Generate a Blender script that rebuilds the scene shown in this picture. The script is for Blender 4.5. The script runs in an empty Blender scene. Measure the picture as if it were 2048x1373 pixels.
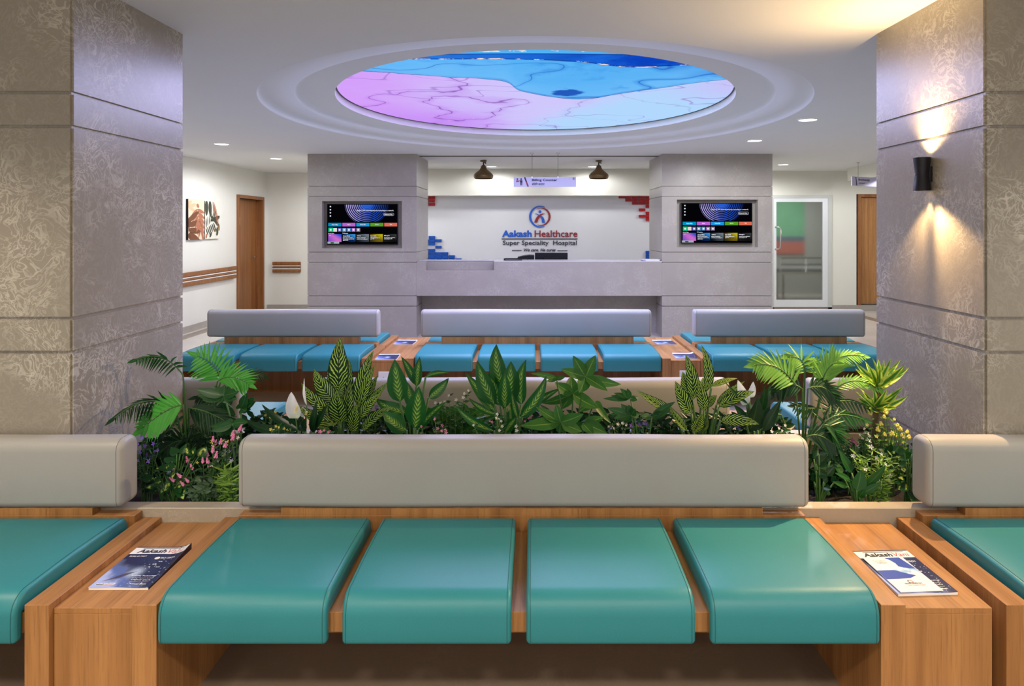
import bpy, bmesh, math, random
from mathutils import Vector, Matrix

C = bpy.context.scene.collection
PI = math.pi
FPX, CX, CY, HC = 1300.0, 1066.0, 453.0, 1.60      # focal length in pixels, vanishing point, eye height

# ------------------------------------------------------------------ camera
cam_d = bpy.data.cameras.new('camera')
cam_d.sensor_fit = 'HORIZONTAL'
cam_d.sensor_width = 36.0
cam_d.lens = 36.0 * FPX / 2048.0
cam_d.shift_x = -(CX - 1024.0) / 2048.0
cam_d.shift_y = -(686.5 - CY) / 2048.0
cam_d.clip_start = 0.05
cam_d.clip_end = 100
cam = bpy.data.objects.new('camera', cam_d)
C.objects.link(cam)
cam.location = (0, 0, HC)
cam.rotation_euler = (PI / 2, 0, 0)
bpy.context.scene.camera = cam

# ------------------------------------------------------------------ world, exposure
W = bpy.data.worlds.new('world')
bpy.context.scene.world = W
W.use_nodes = True
W.node_tree.nodes['Background'].inputs[0].default_value = (1.0, 0.97, 0.93, 1)
W.node_tree.nodes['Background'].inputs[1].default_value = 1.12
vs = bpy.context.scene.view_settings
vs.view_transform = 'Standard'
vs.look = 'None'
vs.exposure = 0.0
vs.gamma = 1.0
vs.use_curve_mapping = False
CEIL = 2.643


def lamp(name, kind, loc, power, col, aim=None, **kw):
    d = bpy.data.lights.new(name, kind)
    d.energy = power
    d.color = col
    for k, v in kw.items():
        setattr(d, k, v)
    o = bpy.data.objects.new(name, d)
    C.objects.link(o)
    o.location = loc
    if aim is not None:
        v = Vector(aim) - Vector(loc)
        o.rotation_euler = v.to_track_quat('-Z', 'Y').to_euler()
    return o


# light of the big backlit ceiling panel
PCX, PCY = 0.02, 6.19
lamp('panel_light', 'AREA', (PCX, PCY, 2.808), 210, (0.575, 0.58, 1.0), aim=(PCX, PCY, 0),
     shape='ELLIPSE', size=3.0, size_y=3.3)
# recessed downlights (fixtures are built further down); x, y, power, colour
COOL, WARM = (0.97, 0.98, 1.0), (1.0, 0.86, 0.68)
DOWN = [(-3.93, 8.2, 12, COOL), (-3.94, 9.97, 48, COOL), (2.68, 6.34, 36, COOL), (2.686, 7.88, 44, COOL),
        (4.21, 10.93, 37, COOL), (-0.72, 11.3, 14, COOL), (1.04, 11.3, 14, COOL)]
FILL_BACK = [(-2.9, 11.5, 37, COOL), (3.7, 11.4, 24, COOL), (6.4, 10.4, 36, COOL), (-3.93, 6.3, 20, COOL)]  # unseen lamps added behind the pillars to brighten the corridors
FILL_NEAR = [(-2.45, 1.4, 34, WARM), (2.5, 1.4, 24, WARM), (-1.9, -0.1, 30, WARM), (-0.65, -0.1, 30, WARM), (0.65, -0.1, 30, WARM),
             (1.9, -0.1, 30, WARM), (-1.9, -1.5, 34, WARM), (-0.65, -1.5, 34, WARM), (0.65, -1.5, 34, WARM), (1.9, -1.5, 34, WARM)]  # unseen lamps added overhead as fill for the front seats and pillars
for i, (x, y, p, c) in enumerate(DOWN + FILL_BACK):
    lamp('downlight_light', 'SPOT', (x, y, CEIL - 0.03), p * 2.4, c, aim=(x, y, 0), spot_size=3.12, spot_blend=0.35,
         shadow_soft_size=0.07)
for i, (x, y, p, c) in enumerate(FILL_NEAR):
    lamp('downlight_light', 'SPOT', (x, y, CEIL - 0.03), p * 4.7, c, aim=(x, y, 0), spot_size=2.3, spot_blend=0.6,
         shadow_soft_size=0.14)


# ------------------------------------------------------------------ helpers
ORIGIN = {}


def P(px, py, y):
    """A photo pixel at depth y, as a point of the room."""
    k = y / FPX
    return Vector(((px - CX) * k, y, HC - (py - CY) * k))


def tag(o, label=None, cat=None, group=None, kind=None):
    if label:
        o['label'] = label
    if cat:
        o['category'] = cat
    if group:
        o['group'] = group
    if kind:
        o['kind'] = kind
    return o


def thing(name, label, cat, loc=(0, 0, 0), rz=0.0, group=None, kind=None):
    o = bpy.data.objects.new(name, None)
    o.empty_display_size = 0.1
    C.objects.link(o)
    o.location = loc
    o.rotation_euler = (0, 0, rz)
    ORIGIN[o.name] = Vector(loc)
    return tag(o, label, cat, group, kind)


def obj(name, bm, mats, parent=None, world=True, smooth=False):
    """Link a bmesh as one mesh object.  world=True: the bmesh is in room coordinates."""
    if parent is not None:
        org = ORIGIN.get(parent.name, Vector((0, 0, 0)))
        if world:
            bmesh.ops.translate(bm, verts=bm.verts, vec=-org)
    me = bpy.data.meshes.new(name)
    bm.normal_update()
    if smooth:
        for f in bm.faces:
            f.smooth = True
    bm.to_mesh(me)
    bm.free()
    for m in (mats if isinstance(mats, (list, tuple)) else [mats]):
        me.materials.append(m)
    o = bpy.data.objects.new(name, me)
    C.objects.link(o)
    if parent is not None:
        o.parent = parent
        if world:
            ORIGIN[o.name] = ORIGIN.get(parent.name, Vector((0, 0, 0)))
    return o


def struct(name, bm, mats, parent=None, **kw):
    o = obj(name, bm, mats, parent, **kw)
    if parent is None:
        o['kind'] = 'structure'
    return o


def nb():
    return bmesh.new()


def box(bm, x0, x1, y0, y1, z0, z1, bev=0.0, seg=2, mi=0):
    n0 = len(bm.faces)
    vs_ = [bm.verts.new((x, y, z)) for x in (x0, x1) for y in (y0, y1) for z in (z0, z1)]
    idx = [(0, 1, 3, 2), (4, 6, 7, 5), (0, 4, 5, 1), (2, 3, 7, 6), (0, 2, 6, 4), (1, 5, 7, 3)]
    fs = [bm.faces.new([vs_[i] for i in q]) for q in idx]
    for f in fs:
        f.material_index = mi
    if bev > 0:
        es = list({e for f in fs for e in f.edges})
        r = bmesh.ops.bevel(bm, geom=es, offset=bev, segments=seg, profile=0.5, affect='EDGES')
        for f in r['faces']:
            f.material_index = mi
    return fs


def quad(bm, a, b, c, d, mi=0):
    f = bm.faces.new([bm.verts.new(p) for p in (a, b, c, d)])
    f.material_index = mi
    return f


def tube(bm, pts, rad, n=8, mi=0, cap=True):
    pts = [Vector(p) for p in pts]
    rs = rad if isinstance(rad, (list, tuple)) else [rad] * len(pts)
    rings = []
    prev = None
    for i, p in enumerate(pts):
        t = (pts[min(i + 1, len(pts) - 1)] - pts[max(i - 1, 0)])
        if t.length < 1e-9:
            t = Vector((0, 0, 1))
        t.normalize()
        if prev is None:
            a = Vector((1, 0, 0)) if abs(t.x) < 0.9 else Vector((0, 1, 0))
            u = t.cross(a).normalized()
        else:
            u = (prev - t * prev.dot(t)).normalized()
        prev = u
        v = t.cross(u)
        rings.append([bm.verts.new(p + (u * math.cos(2 * PI * j / n) + v * math.sin(2 * PI * j / n)) * rs[i])
                      for j in range(n)])
    for a, b in zip(rings, rings[1:]):
        for j in range(n):
            f = bm.faces.new((a[j], a[(j + 1) % n], b[(j + 1) % n], b[j]))
            f.material_index = mi
            f.smooth = True
    if cap:
        for r in (rings[0], rings[-1]):
            f = bm.faces.new(r)
            f.material_index = mi
    return rings


def lathe(bm, prof, cx, cy, n=32, mi=0, sx=1.0, sy=1.0, smooth=True, cap=True):
    """prof: list of (radius, z)."""
    rings = []
    for r, z in prof:
        rings.append([bm.verts.new((cx + sx * r * math.cos(2 * PI * j / n), cy + sy * r * math.sin(2 * PI * j / n), z))
                      for j in range(n)])
    for a, b in zip(rings, rings[1:]):
        for j in range(n):
            f = bm.faces.new((a[j], a[(j + 1) % n], b[(j + 1) % n], b[j]))
            f.material_index = mi
            f.smooth = smooth
    if cap:
        for r in (rings[0], rings[-1]):
            f = bm.faces.new(r)
            f.material_index = mi
    return rings


def arc(cx, cy, r, a0, a1, n=6):
    return [(cx + r * math.cos(a0 + (a1 - a0) * i / n), cy + r * math.sin(a0 + (a1 - a0) * i / n)) for i in range(n + 1)]


def inset_poly(poly, d):
    n = len(poly)
    out = []
    for i in range(n):
        p0, p1, p2 = poly[i - 1], poly[i], poly[(i + 1) % n]
        e1 = Vector((p1[0] - p0[0], p1[1] - p0[1])).normalized()
        e2 = Vector((p2[0] - p1[0], p2[1] - p1[1])).normalized()
        n1, n2 = Vector((-e1.y, e1.x)), Vector((-e2.y, e2.x))
        m = n1 + n2
        if m.length < 1e-6:
            m = n1
        m.normalize()
        c = max(0.5, m.dot(n1))
        out.append((p1[0] + m.x * d / c, p1[1] + m.y * d / c))
    return out


def loft_x(bm, poly, x0, x1, r, warp=None, nmid=6, seg=5):
    """Extrude a counter-clockwise (y, z) outline along x with ends rounded by r."""
    secs = []
    for i in range(seg + 1):
        a = PI / 2 * i / seg
        secs.append((x0 + r * (1 - math.sin(a)), r * (1 - math.cos(a))))
    secs = [(x0 + r * (1 - math.cos(PI / 2 * i / seg)), r * (1 - math.sin(PI / 2 * i / seg))) for i in range(seg + 1)]
    for i in range(1, nmid):
        secs.append((x0 + r + (x1 - x0 - 2 * r) * i / nmid, 0))
    secs += [(x1 - r * (1 - math.cos(PI / 2 * i / seg)), r * (1 - math.sin(PI / 2 * i / seg))) for i in range(seg, -1, -1)]
    rings = []
    for x, d in secs:
        pl = inset_poly(poly, d) if d > 1e-6 else poly
        rg = []
        for (y, z) in pl:
            p = Vector((x, y, z))
            if warp:
                p = warp(p)
            rg.append(bm.verts.new(p))
        rings.append(rg)
    n = len(poly)
    for a, b in zip(rings, rings[1:]):
        for j in range(n):
            f = bm.faces.new((a[j], b[j], b[(j + 1) % n], a[(j + 1) % n]))
            f.smooth = True
    caps = [bm.faces.new(rg) for rg in (rings[0], rings[-1])]
    bmesh.ops.recalc_face_normals(bm, faces=bm.faces)
    for f in caps:
        f.smooth = False
    return rings


def copy_tree(o, parent=None, keep=()):
    c = o.copy()
    C.objects.link(c)
    c.parent = parent
    for ch in list(o.children):
        copy_tree(ch, c)
    return c


_dg = None


def text_bm(s, width=None, height=None, bold=0.0, shear=0.0, depth=0.004, res=3, align='LEFT'):
    """Lettering as a mesh in the xy plane, scaled to a width and/or cap height; origin at lower left."""
    cu = bpy.data.curves.new('lettering', 'FONT')
    cu.body = s
    cu.size = 1.0
    cu.offset = bold
    cu.shear = shear
    cu.extrude = 0.0 if depth == 0 else 0.001
    cu.resolution_u = res
    o = bpy.data.objects.new('lettering', cu)
    C.objects.link(o)
    dg = bpy.context.evaluated_depsgraph_get()
    me = o.evaluated_get(dg).to_mesh()
    bm = nb()
    bm.from_mesh(me)
    o.evaluated_get(dg).to_mesh_clear()
    bpy.data.objects.remove(o)
    bpy.data.curves.remove(cu)
    if not bm.verts:
        return bm
    xs = [v.co.x for v in bm.verts]
    ys = [v.co.y for v in bm.verts]
    zs = [v.co.z for v in bm.verts]
    w, h = max(xs) - min(xs), max(ys) - min(ys)
    sx = width / w if width else None
    sy = height / h if height else None
    sx = sx or sy
    sy = sy or sx
    zr = max(zs) - min(zs)
    for v in bm.verts:
        v.co = Vector(((v.co.x - min(xs)) * sx, (v.co.y - min(ys)) * sy,
                       0 if zr < 1e-9 else (v.co.z - min(zs)) / zr * depth))
    return bm


def merge(dst, src, fn, mi=0):
    """Copy src into dst with every point mapped by fn."""
    mp = {}
    for v in src.verts:
        mp[v] = dst.verts.new(fn(v.co))
    for f in src.faces:
        try:
            g = dst.faces.new([mp[v] for v in f.verts])
            g.material_index = mi
        except ValueError:
            pass
    src.free()


# ------------------------------------------------------------------ materials
class NT:
    def __init__(self, name):
        self.m = bpy.data.materials.new(name)
        self.m.use_nodes = True
        self.t = self.m.node_tree
        self.t.nodes.clear()
        self.out = self.t.nodes.new('ShaderNodeOutputMaterial')

    def n(self, typ, ins=None, **props):
        nd = self.t.nodes.new(typ)
        for k, v in props.items():
            setattr(nd, k, v)
        for k, v in (ins or {}).items():
            s = nd.inputs[k]
            if hasattr(v, 'is_linked') or isinstance(v, bpy.types.NodeSocket):
                self.t.links.new(v, s)
            else:
                try:
                    s.default_value = v
                except Exception:
                    s.default_value = tuple(v) + (1,)
        return nd

    def math(self, op, a, b=None, c=None, clamp=False):
        ins = {0: a}
        if b is not None:
            ins[1] = b
        if c is not None:
            ins[2] = c
        return self.n('ShaderNodeMath', ins, operation=op, use_clamp=clamp).outputs[0]

    def vmath(self, op, a, b):
        return self.n('ShaderNodeVectorMath', {0: a, 1: b}, operation=op).outputs[0]

    def noise(self, vec, scale, detail=2.0, rough=0.5, out=0, dist=0.0):
        return self.n('ShaderNodeTexNoise', {'Vector': vec, 'Scale': scale, 'Detail': detail, 'Roughness': rough,
                                             'Distortion': dist}).outputs[out]

    def mix(self, f, a, b, blend='MIX'):
        nd = self.n('ShaderNodeMix', data_type='RGBA', blend_type=blend, clamp_factor=True)
        for i, v in ((0, f), (6, a), (7, b)):
            s = nd.inputs[i]
            if isinstance(v, bpy.types.NodeSocket):
                self.t.links.new(v, s)
            elif i == 0:
                s.default_value = v
            else:
                s.default_value = tuple(v)[:3] + (1,)
        return nd.outputs[2]

    def sstep(self, v, a, b, lo=0.0, hi=1.0):
        return self.n('ShaderNodeMapRange', {0: v, 1: a, 2: b, 3: lo, 4: hi}, interpolation_type='SMOOTHSTEP').outputs[0]

    def bsdf(self, col, rough=0.5, metal=0.0, spec=0.5, bump=None, bstr=0.1, bdist=0.01, **ins):
        d = {'Base Color': col if isinstance(col, bpy.types.NodeSocket) else tuple(col)[:3] + (1,), 'Roughness': rough,
             'Metallic': metal, 'Specular IOR Level': spec}
        if bump is not None:
            d['Normal'] = self.n('ShaderNodeBump', {'Height': bump, 'Strength': bstr, 'Distance': bdist}).outputs[0]
        d.update(ins)
        nd = self.n('ShaderNodeBsdfPrincipled', d)
        self.t.links.new(nd.outputs[0], self.out.inputs[0])
        return nd

    def emit(self, col, strength=1.0):
        nd = self.n('ShaderNodeEmission', {0: col if isinstance(col, bpy.types.NodeSocket) else tuple(col)[:3] + (1,),
                                           1: strength})
        self.t.links.new(nd.outputs[0], self.out.inputs[0])
        return nd

    def pos(self):
        return self.n('ShaderNodeNewGeometry').outputs['Position']

    def objc(self):
        return self.n('ShaderNodeTexCoord').outputs['Object']

    def uv(self):
        return self.n('ShaderNodeTexCoord').outputs['UV']

    def xyz(self, v):
        s = self.n('ShaderNodeSeparateXYZ', {0: v})
        return s.outputs[0], s.outputs[1], s.outputs[2]

    def comb(self, x, y, z):
        return self.n('ShaderNodeCombineXYZ', {0: x, 1: y, 2: z}).outputs[0]


def srgb(r, g, b):
    f = lambda c: (c / 255) / 12.92 if c / 255 <= 0.04045 else ((c / 255 + 0.055) / 1.055) ** 2.4
    return (f(r), f(g), f(b))


def plain(name, col, rough=0.5, metal=0.0, spec=0.5, grain=0.0, gscale=40.0, bump=0.0):
    t = NT(name)
    c = col
    b = None
    if grain or bump:
        nz = t.noise(t.objc(), gscale, 3.0, 0.6)
        if grain:
            c = t.mix(nz, [v * (1 - grain) for v in col], [min(1, v * (1 + grain)) for v in col])
        if bump:
            b = nz
    t.bsdf(c, rough, metal, spec, bump=b, bstr=bump)
    return t.m


def glow(name, col, s=1.0):
    t = NT(name)
    t.emit(col, s)
    return t.m


def stone(name, base, vein, rough=0.3, amount=0.55, scale=1.0):
    t = NT(name)
    p = t.pos()
    w = t.noise(p, 4.5 * scale, 2.0, 0.5, out=1)
    wv = t.vmath('SCALE', t.vmath('SUBTRACT', w, (0.5, 0.5, 0.5)), (0, 0, 0))
    sc = wv.node
    sc.inputs['Scale'].default_value = 0.42
    q = t.vmath('ADD', p, wv)
    fade = t.sstep(t.noise(p, 2.6 * scale, 3.0, 0.6), 0.42, 0.66)
    tot = None
    for s, wdt in ((7.0, 0.016), (13.0, 0.03), (24.0, 0.045)):
        n = t.noise(q, s * scale, 2.0, 0.55)
        ln = t.sstep(t.math('ABSOLUTE', t.math('SUBTRACT', n, 0.5)), 0.0, wdt, 1.0, 0.0)
        tot = ln if tot is None else t.math('MAXIMUM', tot, t.math('MULTIPLY', ln, 0.75))
    v = t.math('MULTIPLY', tot, t.math('MULTIPLY_ADD', fade, 0.85, 0.15))
    cl = t.noise(p, 1.3 * scale, 4.0, 0.65)
    b2 = t.mix(cl, [x * 0.88 for x in base], [x * 1.12 for x in base])
    fine = t.noise(p, 160.0, 2.0, 0.6)
    b3 = t.mix(t.math('MULTIPLY', fine, 0.35), b2, [x * 0.8 for x in base])
    c = t.mix(t.math('MULTIPLY', v, amount), b3, vein)
    t.bsdf(c, t.math('MULTIPLY_ADD', cl, 0.12, rough - 0.06), spec=0.45, bump=fine, bstr=0.03)
    return t.m


def wood(name, dark, light, rough=0.42):
    """Straight-grained laminate: grain runs upright on faces, front to back on tops."""
    t = NT(name)
    p = t.objc()
    nz = t.xyz(t.n('ShaderNodeNewGeometry').outputs['Normal'])[2]
    top = t.math('GREATER_THAN', t.math('ABSOLUTE', nz), 0.6)
    x, y, z = t.xyz(p)
    inv = t.math('SUBTRACT', 1.0, top)
    vy = t.math('MULTIPLY', y, t.math('MULTIPLY_ADD', top, -0.965, 1.0))
    vz = t.math('MULTIPLY', z, t.math('MULTIPLY_ADD', inv, -0.965, 1.0))
    q = t.comb(x, vy, vz)
    a = t.noise(q, 14.0, 3.0, 0.6)
    b = t.noise(q, 95.0, 3.0, 0.65)
    c = t.noise(q, 260.0, 2.0, 0.5)
    col = t.mix(t.sstep(a, 0.3, 0.7), dark, light)
    col = t.mix(t.math('MULTIPLY', t.sstep(b, 0.5, 0.72), 0.5), col, [v * 0.55 for v in dark])
    col = t.mix(t.math('MULTIPLY', t.sstep(c, 0.55, 0.75), 0.3), col, [v * 0.5 for v in dark])
    t.bsdf(col, rough, spec=0.35, bump=b, bstr=0.04)
    return t.m


def leather(name, col, rough=0.42):
    t = NT(name)
    p = t.objc()
    v = t.n('ShaderNodeTexVoronoi', {'Vector': p, 'Scale': 420.0}, feature='F1').outputs[0]
    big = t.noise(p, 3.0, 2.0, 0.5)
    c = t.mix(big, [x * 0.93 for x in col], [x * 1.07 for x in col])
    h = t.math('ADD', t.math('MULTIPLY', v, 0.25), t.math('MULTIPLY', t.noise(p, 7.0, 2.0), 1.2))
    t.bsdf(c, rough, spec=0.4, bump=h, bstr=0.12, bdist=0.006)
    return t.m


STONE = stone('grey_veined_stone', (0.33, 0.295, 0.245), (0.72, 0.68, 0.60), rough=0.27, amount=0.68)
STONE_FAR = stone('reception_stone', (0.37, 0.335, 0.30), (0.6, 0.57, 0.53), rough=0.33, amount=0.4, scale=1.3)
STONE_PLANTER = stone('planter_stone', (0.40, 0.345, 0.27), (0.62, 0.56, 0.47), rough=0.4, amount=0.4, scale=1.5)
SHADOW_GAP = plain('painted_shadow_gap', (0.16, 0.14, 0.115), 0.7)
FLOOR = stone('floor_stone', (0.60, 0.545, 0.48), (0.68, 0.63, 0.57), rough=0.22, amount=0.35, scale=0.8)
FLOOR_SHADE = stone('shaded_floor_stone', (0.22, 0.175, 0.135), (0.32, 0.27, 0.22), rough=0.3, amount=0.35, scale=0.8)  # shade around the front seats put into a darker floor colour
FLOOR_BAND = stone('floor_band_stone', (0.26, 0.21, 0.17), (0.36, 0.31, 0.26), rough=0.25, amount=0.3)
PAINT = plain('white_wall_paint', (0.76, 0.75, 0.70), 0.6, grain=0.03, gscale=3)
PAINT_R = plain('cream_wall_paint', (0.74, 0.73, 0.65), 0.6, grain=0.03, gscale=3)
CEILM = plain('ceiling_paint', (0.72, 0.735, 0.725), 0.75, grain=0.02, gscale=2)
FEATURE = plain('feature_wall_laminate', (0.74, 0.75, 0.76), 0.35, grain=0.02, gscale=3)
WOOD = wood('teak_laminate', (0.315, 0.14, 0.046), (0.48, 0.232, 0.082))
WOOD_DOOR = wood('door_veneer', (0.22, 0.085, 0.028), (0.33, 0.135, 0.045))
TEAL = leather('teal_leather', (0.026, 0.212, 0.242))
GREY = leather('grey_leather', (0.39, 0.38, 0.365), 0.45)
THREAD_T = plain('teal_thread', (0.02, 0.13, 0.14), 0.7)
THREAD_G = plain('grey_thread', (0.13, 0.125, 0.12), 0.7)
BLACK = plain('black_plastic', (0.006, 0.006, 0.009), 0.5, spec=0.25)
MATBLACK = plain('black_metal', (0.015, 0.014, 0.02), 0.4, 0.3)
WHITE = plain('white_plastic', (0.82, 0.82, 0.82), 0.35)
ALU = plain('white_aluminium', (0.74, 0.76, 0.78), 0.35, 0.1)
STEEL = plain('brushed_steel', (0.55, 0.53, 0.5), 0.25, 1.0)
BRONZE = plain('bronze_lamp_metal', (0.20, 0.125, 0.055), 0.36, 0.75)
PAPER = plain('paper', (0.86, 0.85, 0.83), 0.5)
LAMP_ON = glow('lit_lamp_disc', (1.0, 0.98, 0.95), 9.0)
LAMP_WARM = glow('lit_warm_lamp', (1.0, 0.80, 0.5), 12.0)
SOILM = plain('dark_potting_soil', (0.018, 0.014, 0.010), 0.95, grain=0.6, gscale=120, bump=0.8)
INK_BLUE = plain('blue_acrylic', srgb(10, 92, 200), 0.3)
INK_RED = plain('dark_red_acrylic', srgb(140, 18, 24), 0.3)
INK_BLACK = plain('black_acrylic', (0.02, 0.022, 0.035), 0.35)
TILE_BLUE = plain('blue_tile', srgb(14, 78, 170), 0.3)
TILE_RED = plain('red_tile', srgb(170, 16, 24), 0.3)
SIGN_FACE = plain('lilac_sign_face', srgb(198, 194, 226), 0.4)
SIGN_INK = plain('navy_sign_ink', srgb(28, 24, 70), 0.5)


# ------------------------------------------------------------------ room shell
def ellipse(cx, cy, rx, ry, z, n=144):
    return [(cx + rx * math.cos(2 * PI * i / n), cy + ry * math.sin(2 * PI * i / n), z) for i in range(n)]


def build_ceiling():
    bm = nb()
    n = 144
    x0, x1, y0, y1 = -7.0, 9.2, -3.2, 16.5
    prof = []                                      # (rx, ry, z) from the flat ceiling inwards
    R = [(2.405, 2.63), (2.133, 2.30), (1.809, 1.985)]
    Z = [CEIL, CEIL + 0.057, CEIL + 0.10]
    for k in range(2):
        for i in range(8):
            a = PI / 2 * i / 7
            d = 0.06 * (1 - math.cos(a))
            prof.append((R[k][0] - d, R[k][1] - d, Z[k] + (Z[k + 1] - Z[k]) * math.sin(a)))
    prof.append((R[2][0], R[2][1], Z[2]))
    prof.append((R[2][0], R[2][1], Z[2] + 0.12))
    prof.append((0.02, 0.02, Z[2] + 0.12))
    rings = [[bm.verts.new(p) for p in ellipse(PCX, PCY, rx, ry, z, n)] for rx, ry, z in prof]
    for ri, (a, b) in enumerate(zip(rings, rings[1:])):
        for j in range(n):
            f = bm.faces.new((a[j], b[j], b[(j + 1) % n], a[(j + 1) % n]))
            f.smooth = ri < 15
    # flat sheet from the outer ellipse to the rectangle
    rim = []
    for j in range(n):
        a = 2 * PI * j / n
        dx, dy = R[0][0] * math.cos(a), R[0][1] * math.sin(a)
        s = 1e9
        if abs(dx) > 1e-9:
            s = min(s, ((x1 if dx > 0 else x0) - PCX) / dx)
        if abs(dy) > 1e-9:
            s = min(s, ((y1 if dy > 0 else y0) - PCY) / dy)
        rim.append([PCX + dx * s, PCY + dy * s])
    for cx_, cy_ in ((x0, y0), (x0, y1), (x1, y0), (x1, y1)):
        j = min(range(n), key=lambda i: (rim[i][0] - cx_) ** 2 + (rim[i][1] - cy_) ** 2)
        rim[j] = [cx_, cy_]
    out = [bm.verts.new((p[0], p[1], CEIL)) for p in rim]
    for j in range(n):
        bm.faces.new((out[j], rings[0][j], rings[0][(j + 1) % n], out[(j + 1) % n]))
    struct('ceiling', bm, CEILM)


build_ceiling()

bm = nb()
box(bm, -7.0, 9.2, -3.2, 16.5, -0.1, 0.0)
for f in bm.faces:
    f.material_index = 0
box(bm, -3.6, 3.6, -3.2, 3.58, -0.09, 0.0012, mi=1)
fl = struct('floor', bm, [FLOOR, FLOOR_SHADE])
bm = nb()
box(bm, -5.11, -4.93, 4.0, 12.2, 0.0, 0.002)
box(bm, 5.75, 5.93, 4.0, 12.0, 0.0, 0.002)
struct('trim_1', bm, FLOOR_BAND)

bm = nb()
box(bm, -5.6, -5.2, -3.0, 11.40, 0, CEIL)
box(bm, -5.6, -5.2, 11.40, 12.50, 2.10, CEIL)
box(bm, -5.6, -5.2, 12.50, 12.67, 0, CEIL)
box(bm, -5.6, -5.36, 11.40, 12.50, 0, 2.10)
struct('wall_left', bm, PAINT)
bm = nb()
box(bm, -5.6, -2.6, 12.67, 12.9, 0, CEIL)
struct('wall_back', bm, PAINT)
bm = nb()
box(bm, -2.6, 3.2, 12.1, 12.3, 0, 2.4)
struct('wall_feature', bm, FEATURE)
bm = nb()
box(bm, -2.6, 3.2, 11.8, 12.1, 2.16, CEIL)
box(bm, -2.6, 3.2, 12.1, 12.3, 2.4, CEIL)
struct('wall_bulkhead', bm, PAINT_R)
YR = 12.3
bm = nb()
box(bm, 3.2, 4.53, YR, YR + 0.2, 0, CEIL)
box(bm, 4.53, 5.65, YR, YR + 0.2, 2.19, CEIL)
box(bm, 5.65, 6.12, YR, YR + 0.2, 0, CEIL)
box(bm, 6.12, 7.2, YR, YR + 0.2, 2.21, CEIL)
box(bm, 6.12, 7.2, YR + 0.12, YR + 0.2, 0, 2.21)
box(bm, 7.2, 9.0, YR, YR + 0.2, 0, CEIL)
struct('wall_right', bm, PAINT_R)
bm = nb()
box(bm, 8.8, 9.0, -3.0, YR, 0, CEIL)
struct('wall_side', bm, PAINT_R)
bm = nb()
box(bm, 5.66, 5.9, 7.5, 11.7, 2.42, CEIL)
struct('beam', bm, PAINT_R)
bm = nb()
box(bm, -1.675, 1.855, 9.60, 9.64, CEIL - 0.012, CEIL + 0.01)  # dark strip painted in for the shadow line of the ceiling step
struct('shadow_strip', bm, SHADOW_GAP)
bm = nb()
box(bm, -5.2, -5.185, -3.0, 11.36, 0, 0.10)
struct('baseboard_left', bm, STONE_FAR)
bm = nb()
box(bm, -5.18, -2.6, 12.655, 12.67, 0, 0.075)
struct('baseboard_back', bm, STONE_FAR)
bm = nb()
box(bm, 5.65, 8.8, YR - 0.015, YR, 0, 0.11)
struct('baseboard_right', bm, STONE_FAR)

# room seen through the glass door
bm = nb()
box(bm, 3.0, 9.0, 15.4, 15.6, 0, CEIL)
box(bm, 3.0, 3.2, YR + 0.2, 15.4, 0, CEIL)
box(bm, 8.8, 9.0, YR + 0.2, 15.4, 0, CEIL)
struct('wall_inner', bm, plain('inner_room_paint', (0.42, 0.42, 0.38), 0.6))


# ------------------------------------------------------------------ stone pillars
def notched(x0, x1, y0, y1, c=0.010):
    return [(x0 + c, y0), (x1 - c, y0), (x1 - c, y0 + c), (x1, y0 + c), (x1, y1 - c), (x1 - c, y1 - c), (x1 - c, y1),
            (x0 + c, y1), (x0 + c, y1 - c), (x0, y1 - c), (x0, y0 + c), (x0 + c, y0 + c)]


def prism(bm, poly, z0, z1, mi=0):
    a = [bm.verts.new((x, y, z0)) for x, y in poly]
    b = [bm.verts.new((x, y, z1)) for x, y in poly]
    n = len(poly)
    for i in range(n):
        bm.faces.new((a[i], a[(i + 1) % n], b[(i + 1) % n], b[i])).material_index = mi
    bm.faces.new(a[::-1]).material_index = mi
    bm.faces.new(b).material_index = mi


GZ = [0.46, 0.60, 1.08, 1.22, 2.012, 2.152]


def near_pillar(x0, x1, y0, y1, label):
    root = thing('pillar', label, 'pillar', ((x0 + x1) / 2, (y0 + y1) / 2, 0), kind='structure')
    bm = nb()
    zs = [0.0] + GZ + [CEIL]
    for a, b in zip(zs, zs[1:]):
        prism(bm, notched(x0, x1, y0, y1), a + (0.007 if a > 0 else 0), b - (0.007 if b < CEIL else 0))
    obj('cladding', bm, STONE, root)
    bm = nb()
    box(bm, x0 + 0.011, x1 - 0.011, y0 + 0.011, y1 - 0.011, 0.002, CEIL - 0.002)
    obj('core', bm, STONE, root)
    return root


near_pillar(-2.80, -1.90, 2.68, 3.535, 'left foreground stone pillar with horizontal grooves beside the planter')
near_pillar(1.863, 2.76, 2.68, 3.535, 'right foreground stone pillar carrying the black wall lamp')


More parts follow.
